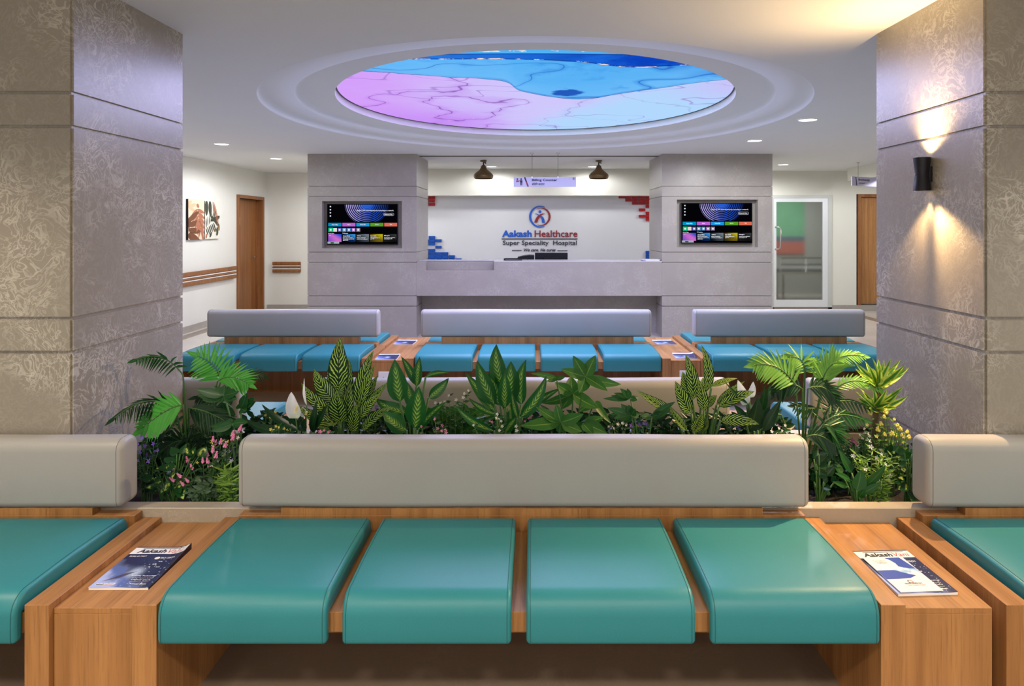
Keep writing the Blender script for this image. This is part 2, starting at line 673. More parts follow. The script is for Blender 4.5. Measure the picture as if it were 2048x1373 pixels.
def far_pillar(x0, x1, nx0, nx1, nz0, nz1, label):
    y0, ym, y1 = 9.35, 9.48, 10.37
    root = thing('pillar', label, 'pillar', ((x0 + x1) / 2, 9.9, 0), kind='structure')
    bm = nb()
    zs = [0.0] + [0.45, 0.60, 1.082, 1.229, 2.031, 2.175] + [CEIL]
    for a, b in zip(zs, zs[1:]):
        a += 0.005 if a > 0 else 0
        b -= 0.005 if b < CEIL else 0
        if a < nz0 and b > nz1:
            box(bm, x0, nx0, y0, ym, a, b)
            box(bm, nx1, x1, y0, ym, a, b)
            box(bm, nx0, nx1, y0, ym, a, nz0)
            box(bm, nx0, nx1, y0, ym, nz1, b)
        else:
            box(bm, x0, x1, y0, ym, a, b)
        box(bm, x0, x1, ym, y1, a, b)
    obj('cladding', bm, STONE_FAR, root)
    bm = nb()
    box(bm, x0 + 0.012, x1 - 0.012, ym + 0.012, y1 - 0.012, 0.002, CEIL - 0.002)
    box(bm, x0 + 0.012, x1 - 0.012, y0 + 0.014, ym + 0.02, 0.002, nz0 - 0.03)
    box(bm, x0 + 0.012, x1 - 0.012, y0 + 0.014, ym + 0.02, nz1 + 0.03, CEIL - 0.002)
    obj('core', bm, STONE_FAR, root)
    return root


far_pillar(-3.243, -1.675, -3.034, -1.887, 1.284, 1.963, 'wide stone pillar with a television niche left of the reception counter')
far_pillar(1.855, 3.444, 2.07, 3.235, 1.298, 1.985, 'wide stone pillar with a television niche right of the reception counter')

# ------------------------------------------------------------------ planter
root = thing('planter', 'long stone planter full of plants between the two foreground pillars', 'planter', (0, 3.1, 0))
bm = nb()
box(bm, -4.4, 4.4, 2.606, 2.668, 0, 0.47, bev=0.003, seg=1)
obj('front_wall', bm, STONE_PLANTER, root)
bm = nb()
box(bm, -4.4, 4.4, 3.545, 3.606, 0, 0.47, bev=0.003, seg=1)
obj('back_wall', bm, STONE_PLANTER, root)
bm = nb()
rnd = random.Random(4)
nx, ny = 90, 22
gv = [[bm.verts.new((-1.88 + 3.725 * i / nx, 2.672 + 0.868 * j / ny, 0.40 + rnd.uniform(-0.012, 0.012))) for j in range(ny + 1)]
      for i in range(nx + 1)]
for i in range(nx):
    for j in range(ny):
        bm.faces.new((gv[i][j], gv[i + 1][j], gv[i + 1][j + 1], gv[i][j + 1]))
o = obj('potting_soil', bm, SOILM, smooth=True)
tag(o, 'dark soil filling the stone planter under the plants', 'soil', kind='stuff')


# ------------------------------------------------------------------ benches
def cushion_profile():
    # counter-clockwise in (y, z) seen from +x
    yb, yf, zt = -0.075, -0.632, 0.470
    p = []
    p += [(yb, 0.402)]
    p += arc(yb - 0.028, zt - 0.028, 0.028, 0, PI / 2, 5)
    for i in range(1, 8):
        s = i / 8
        p.append((yb - 0.028 - (abs(yf - yb) - 0.028 - 0.062) * s, zt + 0.006 * math.sin(PI * s)))
    p += arc(yf + 0.062, zt - 0.062, 0.062, PI / 2, PI, 8)
    p += [(yf - 0.001, 0.375)]
    p += arc(yf + 0.014, 0.336, 0.014, PI, 1.5 * PI, 3)
    p += [(-0.596, 0.322), (-0.596, 0.402)]
    return p


CUSH = cushion_profile()


def cushion(parent, x0, x1, mat, thread, seam=True, rs=None):
    bm = nb()
    loft_x(bm, CUSH, x0, x1, 0.013, nmid=5, seg=3)
    o = obj('seat_cushion', bm, mat, parent, world=False)
    if seam:
        for x in (x0 + 0.0125, x1 - 0.0125):
            bm = nb()
            out = inset_poly(CUSH, -0.0003)[1:-2]
            tube(bm, [(x, y, z) for y, z in out], 0.0011, 5)
            obj('seam', bm, thread, o, world=False)
    return o


def back_profile(z0, z1):
    return (arc(0.06 - 0.045, z1 - 0.045, 0.045, 0, PI / 2, 6) + arc(-0.06 + 0.045, z1 - 0.045, 0.045, PI / 2, PI, 6)
            + arc(-0.06 + 0.028, z0 + 0.028, 0.028, PI, 1.5 * PI, 4) + arc(0.06 - 0.028, z0 + 0.028, 0.028, 1.5 * PI, 2 * PI, 4))


def bench(label, xl, xr, n, y0, flip=False, back=True, strips=(True, True), group=None, seams=True, gap=0.046, neck=0.155,
          bl=0.0, br=0.0, skip=(), zb=(0.489, 0.758)):
    prof = back_profile(*zb)
    """Seats face -y; flip turns the bench round.  xl..xr: extent of the cushions in the room."""
    xc = (xl + xr) / 2
    root = thing('waiting_bench', label, 'bench', (xc, y0, 0), PI if flip else 0.0, group)
    w = xr - xl
    a, b = -w / 2, w / 2
    cw = (w - gap * (n - 1)) / n
    ci = 0
    for i in range(n):
        if i in skip:
            continue
        cushion(root, a + i * (cw + gap), a + i * (cw + gap) + cw, TEAL, THREAD_T, seams)
    bm = nb()
    box(bm, a, b, -0.59, -0.056, 0.338, 0.40, bev=0.0012, seg=1)
    obj('seat_board', bm, WOOD, root, world=False)
    bm = nb()
    box(bm, a - 0.012, b + 0.012, -0.055, -0.004, 0.0, 0.462, bev=0.0012, seg=1)
    obj('back_panel', bm, WOOD, root, world=False)
    for s, on in ((-1, strips[0]), (1, strips[1])):
        if not on:
            continue
        e0 = (a - 0.088, a - 0.0125) if s < 0 else (b + 0.0125, b + 0.088)
        bm = nb()
        box(bm, e0[0], e0[1], -0.61, -0.004, 0, 0.434, bev=0.0012, seg=1)
        obj('end_panel', bm, WOOD, root, world=False)
    if back:
        bm = nb()
        box(bm, a + neck, b - neck, -0.054, -0.005, 0.462, zb[0] + 0.001)
        obj('back_support', bm, WOOD, root, world=False)
        bm = nb()
        rj = random.Random(int(abs(xl * 1000)) + n)
        ph, am = rj.uniform(0, 6), 0.0016

        def warp(p):
            return Vector((p.x, p.y + am * math.sin(p.x * 7 + ph + 5 * p.z), p.z + am * math.sin(p.x * 5.3 + ph)))
        loft_x(bm, prof, a - 0.018 - bl, b + 0.03 + br, 0.026, warp=warp, nmid=14, seg=6)
        o = obj('backrest', bm, GREY, root, world=False)
        if seams:
            for x in (a - 0.018 - bl + 0.022, b + 0.03 + br - 0.022):
                bm = nb()
                q = inset_poly(prof, 0.0008)
                tube(bm, [warp(Vector((x, y, z))) for y, z in q + q[:1]], 0.0012, 5)
                obj('seam', bm, THREAD_G, o, world=False)
    return root


YA, YB, YC = 2.61, 3.602, 6.34
GA, GB = 'teal waiting benches in front of the planter', 'teal waiting benches behind the planter'
GC, GD = 'blue-lit benches in the middle row', 'benches facing the reception counter'
bench('teal four-seat bench with long grey backrest at the centre of the front row', -1.146, 1.059, 4, YA, group=GA)
bench('teal bench cut off by the left edge of the photo in the front row', -2.693, -1.578, 2, YA, group=GA, br=-0.066, strips=(False, True))
bench('teal bench cut off by the right edge of the photo in the front row', 1.545, 2.66, 2, YA, group=GA, bl=-0.02, strips=(True, False))
bench('tan-lit bench behind the plants, back to back with the centre front bench', -1.146, 1.059, 4, YB, flip=True, group=GB)
bench('bench behind the left palm with its light blue seat showing past the leaves', -3.25, -1.578, 3, YB, flip=True, group=GB, bl=-0.045,
      strips=(False, True), seams=False)
bench('orange-lit bench behind the right palms and the dracaena', 1.545, 3.217, 3, YB, flip=True, group=GB, strips=(True, False),
      seams=False)
bench('four-seat bench facing us in the middle row straight before the reception counter', -1.04, 1.128, 4, YC, group=GC, zb=(0.528, 0.79), bl=0.03, br=-0.01)
bench('three-seat bench facing us in the middle row left of the tall striped plant', -3.14, -1.525, 3, YC, group=GC, zb=(0.528, 0.79))
bench('three-seat bench facing us in the middle row in front of the glass door', 1.576, 3.19, 3, YC, group=GC, zb=(0.528, 0.79))
bench('bench turned to the counter behind the central middle-row backrest', -1.04, 1.128, 4, YC + 0.001, flip=True, back=False, group=GD, seams=False)
bench('bench turned to the counter behind the left middle-row backrest', -3.14, -1.525, 3, YC + 0.001, flip=True, back=False, group=GD, seams=False)
bench('bench turned to the counter behind the right middle-row backrest', 1.576, 3.19, 3, YC + 0.001, flip=True, back=False, group=GD, seams=False)


# ------------------------------------------------------------------ side tables
def table(label, x0, x1, y0, y1, group, socket=None):
    root = thing('side_table', label, 'table', ((x0 + x1) / 2, (y0 + y1) / 2, 0), group=group)
    bm = nb()
    box(bm, x0, x1, y0 + 0.0, y1, 0, 0.395, bev=0.001, seg=1)
    obj('table_body', bm, WOOD, root)
    bm = nb()
    box(bm, x0, x1, y0, y1, 0.3955, 0.413, bev=0.001, seg=1)
    obj('table_top', bm, WOOD, root)
    if socket:
        sx0, sx1, sz0, sz1 = socket
        bm = nb()
        box(bm, sx0, sx1, y0 - 0.012, y0, sz0, sz1, bev=0.003, seg=2)
        o = obj('power_socket', bm, WHITE, root)
        bm = nb()
        xm, zm = sx0 + (sx1 - sx0) * 0.45, (sz0 + sz1) / 2
        for dx, dz, r in ((0, 0.012, 0.004), (-0.012, -0.010, 0.003), (0.012, -0.010, 0.003)):
            tube(bm, [(xm + dx, y0 - 0.0135, zm + dz), (xm + dx, y0 - 0.011, zm + dz)], r, 10)
        obj('socket_hole', bm, BLACK, o)
        o['label'] = 'white power socket plate'
    return root


GT = 'low wooden tables set between the benches'
table('low wooden table with one magazine between the left and centre front benches', -1.489, -1.236, 2.02, 2.604, GT)
table('low wooden table with a magazine and leaflet at the right of the front row', 1.150, 1.427, 2.02, 2.604, GT)
table('low wooden table half hidden by the peace lily behind the planter', -1.489, -1.236, 3.608, 4.19, GT)
table('low wooden table hidden among the right-hand palms behind the planter', 1.150, 1.427, 3.608, 4.19, GT)
table('low wooden table with a socket and two magazines left of the centre middle bench', -1.434, -1.131, 5.75, 6.93, GT,
      socket=(-1.366, -1.265, 0.19, 0.315))
table('low wooden table with a socket and two magazines right of the centre middle bench', 1.219, 1.484, 5.75, 6.93, GT,
      socket=(1.295, 1.415, 0.19, 0.325))


# ------------------------------------------------------------------ magazines
def cover_mat(name):
    """Night-blue cover: pale glow towards the lower left, dots of light, dark upper half."""
    t = NT(name)
    x, y, z = t.xyz(t.objc())
    u = t.math('MULTIPLY_ADD', x, 5.0, 0.5)
    v = t.math('MULTIPLY_ADD', y, 3.75, 0.5)
    nz = t.noise(t.objc(), 14.0, 4.0, 0.6)
    d = t.math('ADD', t.math('MULTIPLY', u, 0.75), t.math('MULTIPLY', v, 0.9))
    d = t.math('MULTIPLY_ADD', nz, 0.7, t.math('SUBTRACT', d, 0.35))
    c = t.mix(t.sstep(d, 0.15, 0.75), (0.42, 0.50, 0.86), (0.008, 0.014, 0.075))
    c = t.mix(t.sstep(t.math('ABSOLUTE', t.math('SUBTRACT', d, 0.42)), 0.0, 0.22, 0.7, 0.0), c, (0.03, 0.10, 0.42))
    vo = t.n('ShaderNodeTexVoronoi', {'Vector': t.objc(), 'Scale': 95.0}, feature='F1').outputs[0]
    dots = t.math('MULTIPLY', t.sstep(vo, 0.12, 0.22, 1.0, 0.0), t.sstep(u, 0.35, 0.7))
    dots = t.math('MULTIPLY', dots, t.sstep(v, 0.75, 0.65))
    c = t.mix(t.math('MULTIPLY', dots, 0.8), c, (0.75, 0.82, 1.0))
    gl = t.n('ShaderNodeVectorMath', {0: t.comb(u, v, 0.0), 1: (0.5, 0.34, 0)}, operation='DISTANCE').outputs[1]
    c = t.mix(t.sstep(gl, 0.0, 0.2, 0.75, 0.0), c, (0.6, 0.75, 1.0))
    hand = t.math('ADD', t.math('ABSOLUTE', t.math('SUBTRACT', v, t.math('MULTIPLY_ADD', u, 0.55, 0.08))),
                  t.math('MULTIPLY', t.math('ABSOLUTE', t.math('SUBTRACT', u, 0.33)), 0.22))
    c = t.mix(t.sstep(t.math('MULTIPLY_ADD', nz, 0.05, hand), 0.06, 0.085, 0.85, 0.0), c, (0.06, 0.035, 0.06))
    t.bsdf(c, 0.3)
    return t.m


COVER = cover_mat('magazine_cover_print')
PRINT_WHITE = plain('white_print', (0.85, 0.85, 0.86), 0.35)
PRINT_NAVY = plain('navy_print', (0.012, 0.016, 0.05), 0.35)
PRINT_RED = plain('red_print', srgb(200, 50, 50), 0.35)
PRINT_BROWN = plain('dark_inside_cover', (0.03, 0.008, 0.010), 0.35)
PRINT_BLUE = plain('blue_print', srgb(16, 62, 165), 0.35)
PRINT_GREYT = plain('grey_print', (0.3, 0.3, 0.33), 0.4)
PRINT_SKY = NT('cloud_photo_print')
_c = PRINT_SKY.mix(PRINT_SKY.sstep(PRINT_SKY.noise(PRINT_SKY.objc(), 30, 4.0), 0.42, 0.62), srgb(150, 190, 222), (0.85, 0.87, 0.9))
PRINT_SKY.bsdf(_c, 0.35)
PRINT_SKY = PRINT_SKY.m


def magazine(label, cx, cy, rz, w, l, z, detail=True, curl=0.0, pages=0.008, group='hospital magazines on the tables'):
    root = thing('magazine', label, 'magazine', (cx, cy, z), rz, group)
    x0, x1, y0, y1 = -w / 2, w / 2, -l / 2, l / 2

    def lift(x, y):
        s = max(0.0, (x - (x1 - 0.05)) / 0.05)
        r = max(0.0, (y - (y0 + 0.2 * l)) / (0.8 * l))
        wav = 0.0012 * math.sin(9 * x / w + 2) * max(0, -y / l + 0.5)
        return curl * s * s * r + wav

    def sheet(bm, a0, a1, b0, b1, za, zb, n=14, mi=0):
        vt, vb = [], []
        for i in range(n + 1):
            x = a0 + (a1 - a0) * i / n
            rowt, rowb = [], []
            for j in range(9):
                y = b0 + (b1 - b0) * j / 8
                rowt.append(bm.verts.new((x, y, zb + lift(x, y))))
                rowb.append(bm.verts.new((x, y, za + (lift(x, y) if za > 0.0005 else 0))))
            vt.append(rowt)
            vb.append(rowb)
        for i in range(n):
            for j in range(8):
                bm.faces.new((vt[i][j], vt[i + 1][j], vt[i + 1][j + 1], vt[i][j + 1])).material_index = mi
                bm.faces.new((vb[i][j + 1], vb[i + 1][j + 1], vb[i + 1][j], vb[i][j])).material_index = mi
        for i in range(n):
            bm.faces.new((vb[i][0], vb[i + 1][0], vt[i + 1][0], vt[i][0])).material_index = mi
            bm.faces.new((vt[i][8], vt[i + 1][8], vb[i + 1][8], vb[i][8])).material_index = mi
        for j in range(8):
            bm.faces.new((vt[0][j], vt[0][j + 1], vb[0][j + 1], vb[0][j])).material_index = mi
            bm.faces.new((vb[n][j], vb[n][j + 1], vt[n][j + 1], vt[n][j])).material_index = mi

    bm = nb()
    sheet(bm, x0 + 0.002, x1 - 0.001, y0 + 0.001, y1 - 0.002, 0.0, pages)
    obj('pages', bm, PAPER, root, world=False)
    bm = nb()
    sheet(bm, x0, x1, y0, y1, pages + 0.0004, pages + 0.0009)
    cov = obj('cover', bm, COVER, root, world=False)
    zt = pages + 0.0011
    bm = nb()
    for a0, a1, b0, b1, mi in ((x0, x1, y1 - 0.006, y1, 1), (x0, x1, y1 - 0.052, y1 - 0.006, 0),
                               (x0 + 0.03 * w / 0.2, x1 - 0.02 * w / 0.2, y1 - 0.015, y1 - 0.0115, 1)):
        n = 12
        up = 0.0004 * (1 if b1 < y1 - 0.01 else 0)
        for i in range(n):
            xa, xb = a0 + (a1 - a0) * i / n, a0 + (a1 - a0) * (i + 1) / n
            quad(bm, *[(x, y, zt + up + lift(x, y)) for x, y in ((xa, b0), (xb, b0), (xb, b1), (xa, b1))], mi=mi)
    if detail:
        quad(bm, *[(x, y, zt + lift(x, y)) for x, y in ((x0 + .012, y0 + .014), (x0 + .075, y0 + .014), (x0 + .075, y0 + .026), (x0 + .012, y0 + .026))], mi=0)
    obj('masthead', bm, [PRINT_WHITE, PRINT_NAVY], cov, world=False)
    if detail:
        bm = nb()
        zl = zt + 0.0007
        ww = w / 0.2
        items = [('Aakash', x0 + 0.022 * ww, y1 - 0.045, 0.105 * ww, 0.026, 0.028, 0.15, 0),
                 ('Vani', x0 + 0.132 * ww, y1 - 0.045, 0.056 * ww, 0.026, -0.005, 0.15, 1),
                 ('Series on heart', x0 + 0.012, y1 - 0.072, 0.062, 0.009, 0.02, 0.2, 2),
                 ('BIO-TECH', x1 - 0.066, y1 - 0.085, 0.048, 0.010, 0.02, 0.0, 2),
                 ('Robotic Technology', x1 - 0.098, y0 + 0.066, 0.084, 0.0085, 0.02, 0.0, 2),
                 ('in healthcare today', x1 - 0.088, y0 + 0.054, 0.07, 0.0055, 0.0, 0.0, 2),
                 ('Digital Care', x1 - 0.084, y0 + 0.041, 0.064, 0.008, 0.02, 0.0, 2),
                 ('new pathways ahead', x1 - 0.084, y0 + 0.031, 0.062, 0.0055, 0.0, 0.0, 2),
                 ('Annual Meet', x1 - 0.076, y0 + 0.018, 0.056, 0.008, 0.02, 0.0, 2),
                 ('aakash', x0 + 0.014, y0 + 0.016, 0.026, 0.008, 0.02, 0.0, 0),
                 ('healthcare', x0 + 0.042, y0 + 0.016, 0.03, 0.008, 0.0, 0.0, 1)]
        for s, x, y, tw, th, bold, sh, mi in items:
            merge(bm, text_bm(s, tw, th, bold, sh, depth=0, res=2),
                  lambda c, x=x, y=y: Vector((x + c.x, y + c.y, zl + lift(x + c.x, y + c.y))), mi)
        # little sparks and a round badge
        for i in range(7):
            xx, yy = x1 - 0.075 + 0.011 * (i % 4) + 0.004 * (i // 4), y0 + 0.125 + 0.018 * (i % 3)
            quad(bm, *[(a, b, zl + lift(a, b)) for a, b in ((xx, yy), (xx + .006, yy), (xx + .006, yy + .004), (xx, yy + .004))], mi=2)
        cxx, cyy = x1 - 0.078, y1 - 0.082
        f = bm.faces.new([bm.verts.new((cxx + 0.009 * math.cos(a * PI / 8), cyy + 0.009 * math.sin(a * PI / 8), zl)) for a in range(16)])
        f.material_index = 2
        obj('lettering', bm, [PRINT_NAVY, PRINT_RED, PRINT_WHITE], cov, world=False)
    if curl:
        bm = nb()
        n = 10
        for j in range(n):
            ya, yb = y0 + l * j / n, y0 + l * (j + 1) / n
            xa = x1
            quad(bm, (xa, ya, 0.0005), (xa + 0.006, ya, 0.0004), (xa + 0.006, yb, 0.0004), (xa, yb, 0.0005))
            quad(bm, (xa, ya, 0.0005), (xa, yb, 0.0005), (xa + 0.001, yb, pages + lift(xa, yb)), (xa + 0.001, ya, pages + lift(xa, ya)))
        obj('inside_cover', bm, PRINT_BROWN, root, world=False)
    return root


ZT = 0.4135
magazine('night-blue magazine with a curled right edge on the left front table', -1.352, 2.252, 0.0, 0.197, 0.268, ZT, curl=0.016)
mr = magazine('magazine with a white leaflet lying on it on the right front table', 1.262, 2.222, 0.045, 0.20, 0.272, ZT, pages=0.009)

# leaflet lying on the right magazine
lf = thing('leaflet', 'white and blue folded leaflet lying on the right front magazine', 'leaflet', (1.243, 2.195, ZT + 0.0118), 0.06)
bm = nb()
lw, ll = 0.142, 0.215
box(bm, -lw / 2, lw / 2, -ll / 2, ll / 2, 0, 0.0022)
obj('sheet', bm, PAPER, lf, world=False)
bm = nb()
zl = 0.0026


def lq(poly, mi):
    f = bm.faces.new([bm.verts.new((x * lw - lw / 2, y * ll - ll / 2, zl)) for x, y in poly])
    f.material_index = mi
    if f.normal.z < 0:
        f.normal_flip()


lq([(0.52, 0.97), (0.9, 0.97), (0.99, 0.62), (0.85, 0.63), (0.72, 0.66), (0.63, 0.70), (0.645, 0.80), (0.6, 0.9)], 0)
lq([(0.0, 0.60), (0.42, 0.60), (0.55, 0.53), (0.68, 0.47), (0.80, 0.43), (0.6, 0.36), (0.3, 0.345), (0.0, 0.345)], 0)
lq([(0.63, 0.70), (0.72, 0.66), (0.85, 0.63), (0.99, 0.62), (0.99, 0.5), (0.80, 0.43), (0.68, 0.47), (0.55, 0.53), (0.42, 0.60), (0.55, 0.63)], 1)
obj('print', bm, [PRINT_BLUE, PRINT_SKY], lf, world=False)
bm = nb()
for s, x, y, tw, th, mi in (('Your Guide to', 0.16, 0.86, 0.3, 0.012, 0), ('Healthcare', 0.2, 0.80, 0.26, 0.012, 0),
                            ('aakash healthcare', 0.3, 0.19, 0.42, 0.011, 1), ('Super Speciality Hospital', 0.33, 0.14, 0.42, 0.008, 2)):
    merge(bm, text_bm(s, tw * lw, th, 0.0, 0, depth=0, res=2),
          lambda c, x=x, y=y: Vector((x * lw - lw / 2 + c.x, y * ll - ll / 2 + c.y, zl + 0.0003)), mi)
for a0, mi in ((100, 1), (-80, 2)):
    pts = [(0.49 * lw - lw / 2 + r * math.cos(math.radians(a0 + t)), 0.26 * ll - ll / 2 + r * math.sin(math.radians(a0 + t)))
           for r, ts in ((0.009, range(0, 181, 20)), (0.0068, range(180, -1, -20))) for t in ts]
    f = bm.faces.new([bm.verts.new((x, y, zl + 0.0003)) for x, y in pts])
    f.material_index = mi
obj('lettering', bm, [PRINT_GREYT, PRINT_NAVY, PRINT_RED], lf, world=False)

for px, py, y, dx, rz, w, lab in (
        (776, 716.5, 5.88, 0, 0.06, 0.19, 'magazine at the front of the left middle-row table beside the striped plant'),
        (811, 683, 6.62, 0, -0.03, 0.20, 'magazine at the back of the left middle-row table'),
        (1369, 713, 5.92, 0, -0.05, 0.19, 'magazine with a rolled edge at the front of the right middle-row table'),
        (1328, 682, 6.62, 0, 0.05, 0.20, 'magazine at the back of the right middle-row table')):
    k = y / FPX
    magazine(lab, (px - CX) * k, y, rz, w, 0.25, ZT, detail=False, pages=0.009, curl=0.012 if 'rolled' in lab else 0.0)


# ------------------------------------------------------------------ backlit ceiling panel
def panel_mat():
    t = NT('backlit_ink_print')
    p = t.pos()
    x, y, z = t.xyz(p)
    n1 = t.math('SUBTRACT', t.noise(p, 0.9, 4.0, 0.6), 0.5)
    n2 = t.math('SUBTRACT', t.noise(p, 3.2, 4.0, 0.6), 0.5)

    def curve(pts, lo=4.0, hi=7.0, xlo=-1.9, xhi=1.9):
        u = t.n('ShaderNodeMapRange', {0: x, 1: xlo, 2: xhi, 3: 0.0, 4: 1.0}).outputs[0]
        nd = t.n('ShaderNodeFloatCurve', {1: u})
        cv = nd.mapping.curves[0]
        q = [((a - xlo) / (xhi - xlo), (b - lo) / (hi - lo)) for a, b in pts]
        cv.points[0].location = q[0]
        cv.points[1].location = q[-1]
        for a, b in q[1:-1]:
            cv.points.new(a, b)
        nd.mapping.update()
        return t.math('MULTIPLY_ADD', nd.outputs[0], hi - lo, lo)
    b_main = curve([(-1.9, 5.0), (-1.307, 5.09), (-0.752, 5.26), (-0.243, 5.44), (-0.12, 5.80), (0.10, 6.03), (0.43, 6.20), (0.88, 5.88),
                    (1.48, 5.44), (1.9, 5.2)])
    d = t.math('ADD', t.math('SUBTRACT', y, b_main), t.math('MULTIPLY', n2, 0.10))
    # near strip and the deep blue band
    b_lo = curve([(-1.9, 4.70), (-0.9, 4.72), (0.0, 4.73), (0.35, 4.80), (0.75, 4.95), (1.1, 4.9), (1.9, 4.8)])
    b_hi = curve([(-1.9, 4.66), (-0.9, 4.60), (0.0, 4.57), (0.6, 4.59), (1.0, 4.60), (1.9, 4.4)])
    e1 = t.math('ADD', t.math('SUBTRACT', y, b_lo), t.math('MULTIPLY', n2, 0.06))
    e2 = t.math('SUBTRACT', y, b_hi)
    sky = t.mix(t.sstep(t.math('MULTIPLY_ADD', n1, 2.0, d), -1.0, 0.1), srgb(88, 178, 245), srgb(112, 190, 250))
    sky = t.mix(t.sstep(t.math('ADD', n2, t.math('MULTIPLY', n1, 0.8)), 0.05, 0.30, 0, 0.75), sky, srgb(60, 150, 232))
    # lilac to pale blue
    sx = t.math('MULTIPLY_ADD', n1, 1.4, x)
    lil = t.mix(t.sstep(sx, -1.7, 0.0), srgb(212, 160, 250), srgb(208, 200, 252))
    lil = t.mix(t.sstep(t.math('MULTIPLY_ADD', n2, 0.8, t.math('ADD', x, t.math('MULTIPLY', t.math('SUBTRACT', y, 6.6), 0.45))), 0.1, 0.9), lil, srgb(178, 216, 254))
    vio = t.math('MULTIPLY', t.sstep(y, 6.2, 7.6), t.sstep(sx, 0.3, -0.9))
    lil = t.mix(t.math('MULTIPLY', vio, 0.7), lil, srgb(196, 140, 246))
    pk = t.math('MULTIPLY', t.sstep(x, 0.9, 1.8), t.sstep(y, 6.6, 5.5))
    lil = t.mix(t.math('MULTIPLY', pk, 0.6), lil, srgb(214, 178, 246))
    # thin purple veins in the lilac field
    wp = t.vmath('ADD', p, t.vmath('MULTIPLY', t.noise(p, 1.4, 3.0, 0.6, out=1), (0.7, 0.7, 0.0)))
    vn = t.math('ABSOLUTE', t.math('SUBTRACT', t.noise(wp, 0.75, 2.0, 0.5), 0.5))
    vein = t.sstep(vn, 0.0, 0.006, 1.0, 0.0)
    vein = t.math('MULTIPLY', vein, t.sstep(x, 1.0, -0.6, 0.25, 0.9))
    lil = t.mix(vein, lil, srgb(110, 60, 150))
    halo = t.math('MULTIPLY', t.sstep(vn, 0.0, 0.04, 0.35, 0.0), t.sstep(x, 1.2, -0.8))
    lil = t.mix(halo, lil, srgb(184, 120, 232))
    wq = t.vmath('ADD', t.vmath('MULTIPLY', p, (0.6, 1.0, 1.0)), t.vmath('MULTIPLY', t.noise(p, 1.1, 2.0, 0.5, out=1), (0.9, 0.5, 0.0)))
    bn = t.math('ABSOLUTE', t.math('SUBTRACT', t.noise(wq, 1.15, 1.0, 0.4), 0.53))
    bm_ = t.math('MULTIPLY', t.sstep(bn, 0.0, 0.03, 0.5, 0.0), t.sstep(x, -0.3, 0.6, 0.25, 1.0))
    sky = t.mix(bm_, sky, srgb(44, 128, 222))
    sky = t.mix(t.sstep(bn, 0.0, 0.005, 0.7, 0.0), sky, srgb(24, 90, 190))
    ln2 = t.math('ABSOLUTE', t.math('SUBTRACT', t.noise(wq, 0.9, 2.0, 0.5), 0.44))
    lil = t.mix(t.sstep(ln2, 0.0, 0.005, 0.6, 0.0), lil, srgb(150, 110, 200))
    col = t.mix(t.sstep(d, -0.006, 0.006), sky, lil)
    # darker blue pooling along the seam
    seam = t.math('MULTIPLY', t.sstep(t.math('ABSOLUTE', t.math('ADD', d, 0.03)), 0.0, 0.07, 1.0, 0.0), t.sstep(x, -0.6, -0.1, 0.1, 0.8))
    seam = t.math('MULTIPLY', seam, t.sstep(x, 1.7, 0.6))
    col = t.mix(t.math('MULTIPLY', seam, 0.6), col, srgb(40, 110, 205))
    line = t.sstep(t.math('ABSOLUTE', d), 0.0, 0.014, 1.0, 0.0)
    col = t.mix(t.math('MULTIPLY', line, 0.8), col, srgb(30, 60, 130))
    # small deep-blue fold near the middle
    fold = t.n('ShaderNodeVectorMath', {0: t.comb(t.math('SUBTRACT', x, 0.33), t.math('MULTIPLY', t.math('SUBTRACT', y, 5.92), 0.75), 0.0), 1: (0, 0, 0)}, operation='DISTANCE').outputs[1]
    fold = t.math('MULTIPLY_ADD', n2, 0.25, fold)
    col = t.mix(t.sstep(fold, 0.10, 0.15, 0.9, 0.0), col, srgb(14, 70, 180))
    # deep band
    band = t.math('MULTIPLY', t.sstep(e1, 0.012, -0.012), t.sstep(e2, -0.012, 0.012))
    deep = t.mix(t.sstep(t.math('MULTIPLY_ADD', n1, 1.6, x), -1.0, 1.1), srgb(38, 128, 226), srgb(10, 66, 190))
    deep = t.mix(t.sstep(n2, -0.12, 0.2), deep, srgb(26, 104, 222))
    col = t.mix(band, col, deep)
    edge = t.math('MINIMUM', t.math('ABSOLUTE', e1), t.math('ABSOLUTE', e2))
    col = t.mix(t.sstep(edge, 0.0, 0.025, 0.9, 0.0), col, srgb(8, 40, 130))
    near = t.math('MULTIPLY', t.sstep(e2, 0.0, -0.02), 1.0)
    col = t.mix(near, col, srgb(80, 178, 246))
    # pale gold leaf flecks along the lines
    fl = t.noise(p, 5.5, 5.0, 0.7)
    fm = t.math('MAXIMUM', t.sstep(t.math('ABSOLUTE', e1), 0.0, 0.07, 1.0, 0.0), t.sstep(t.math('ABSOLUTE', t.math('SUBTRACT', y, 4.50)), 0.0, 0.12, 1.0, 0.0))
    fm = t.math('MAXIMUM', fm, t.sstep(t.math('ABSOLUTE', t.math('SUBTRACT', t.math('MULTIPLY_ADD', x, 0.55, y), 6.95)), 0.0, 0.06, 0.9, 0.0))
    fm = t.math('MULTIPLY', t.sstep(t.math('MULTIPLY', fl, fm), 0.50, 0.56), 1.0)
    col = t.mix(fm, col, srgb(250, 228, 214))
    t.emit(col, 1.0)
    return t.m


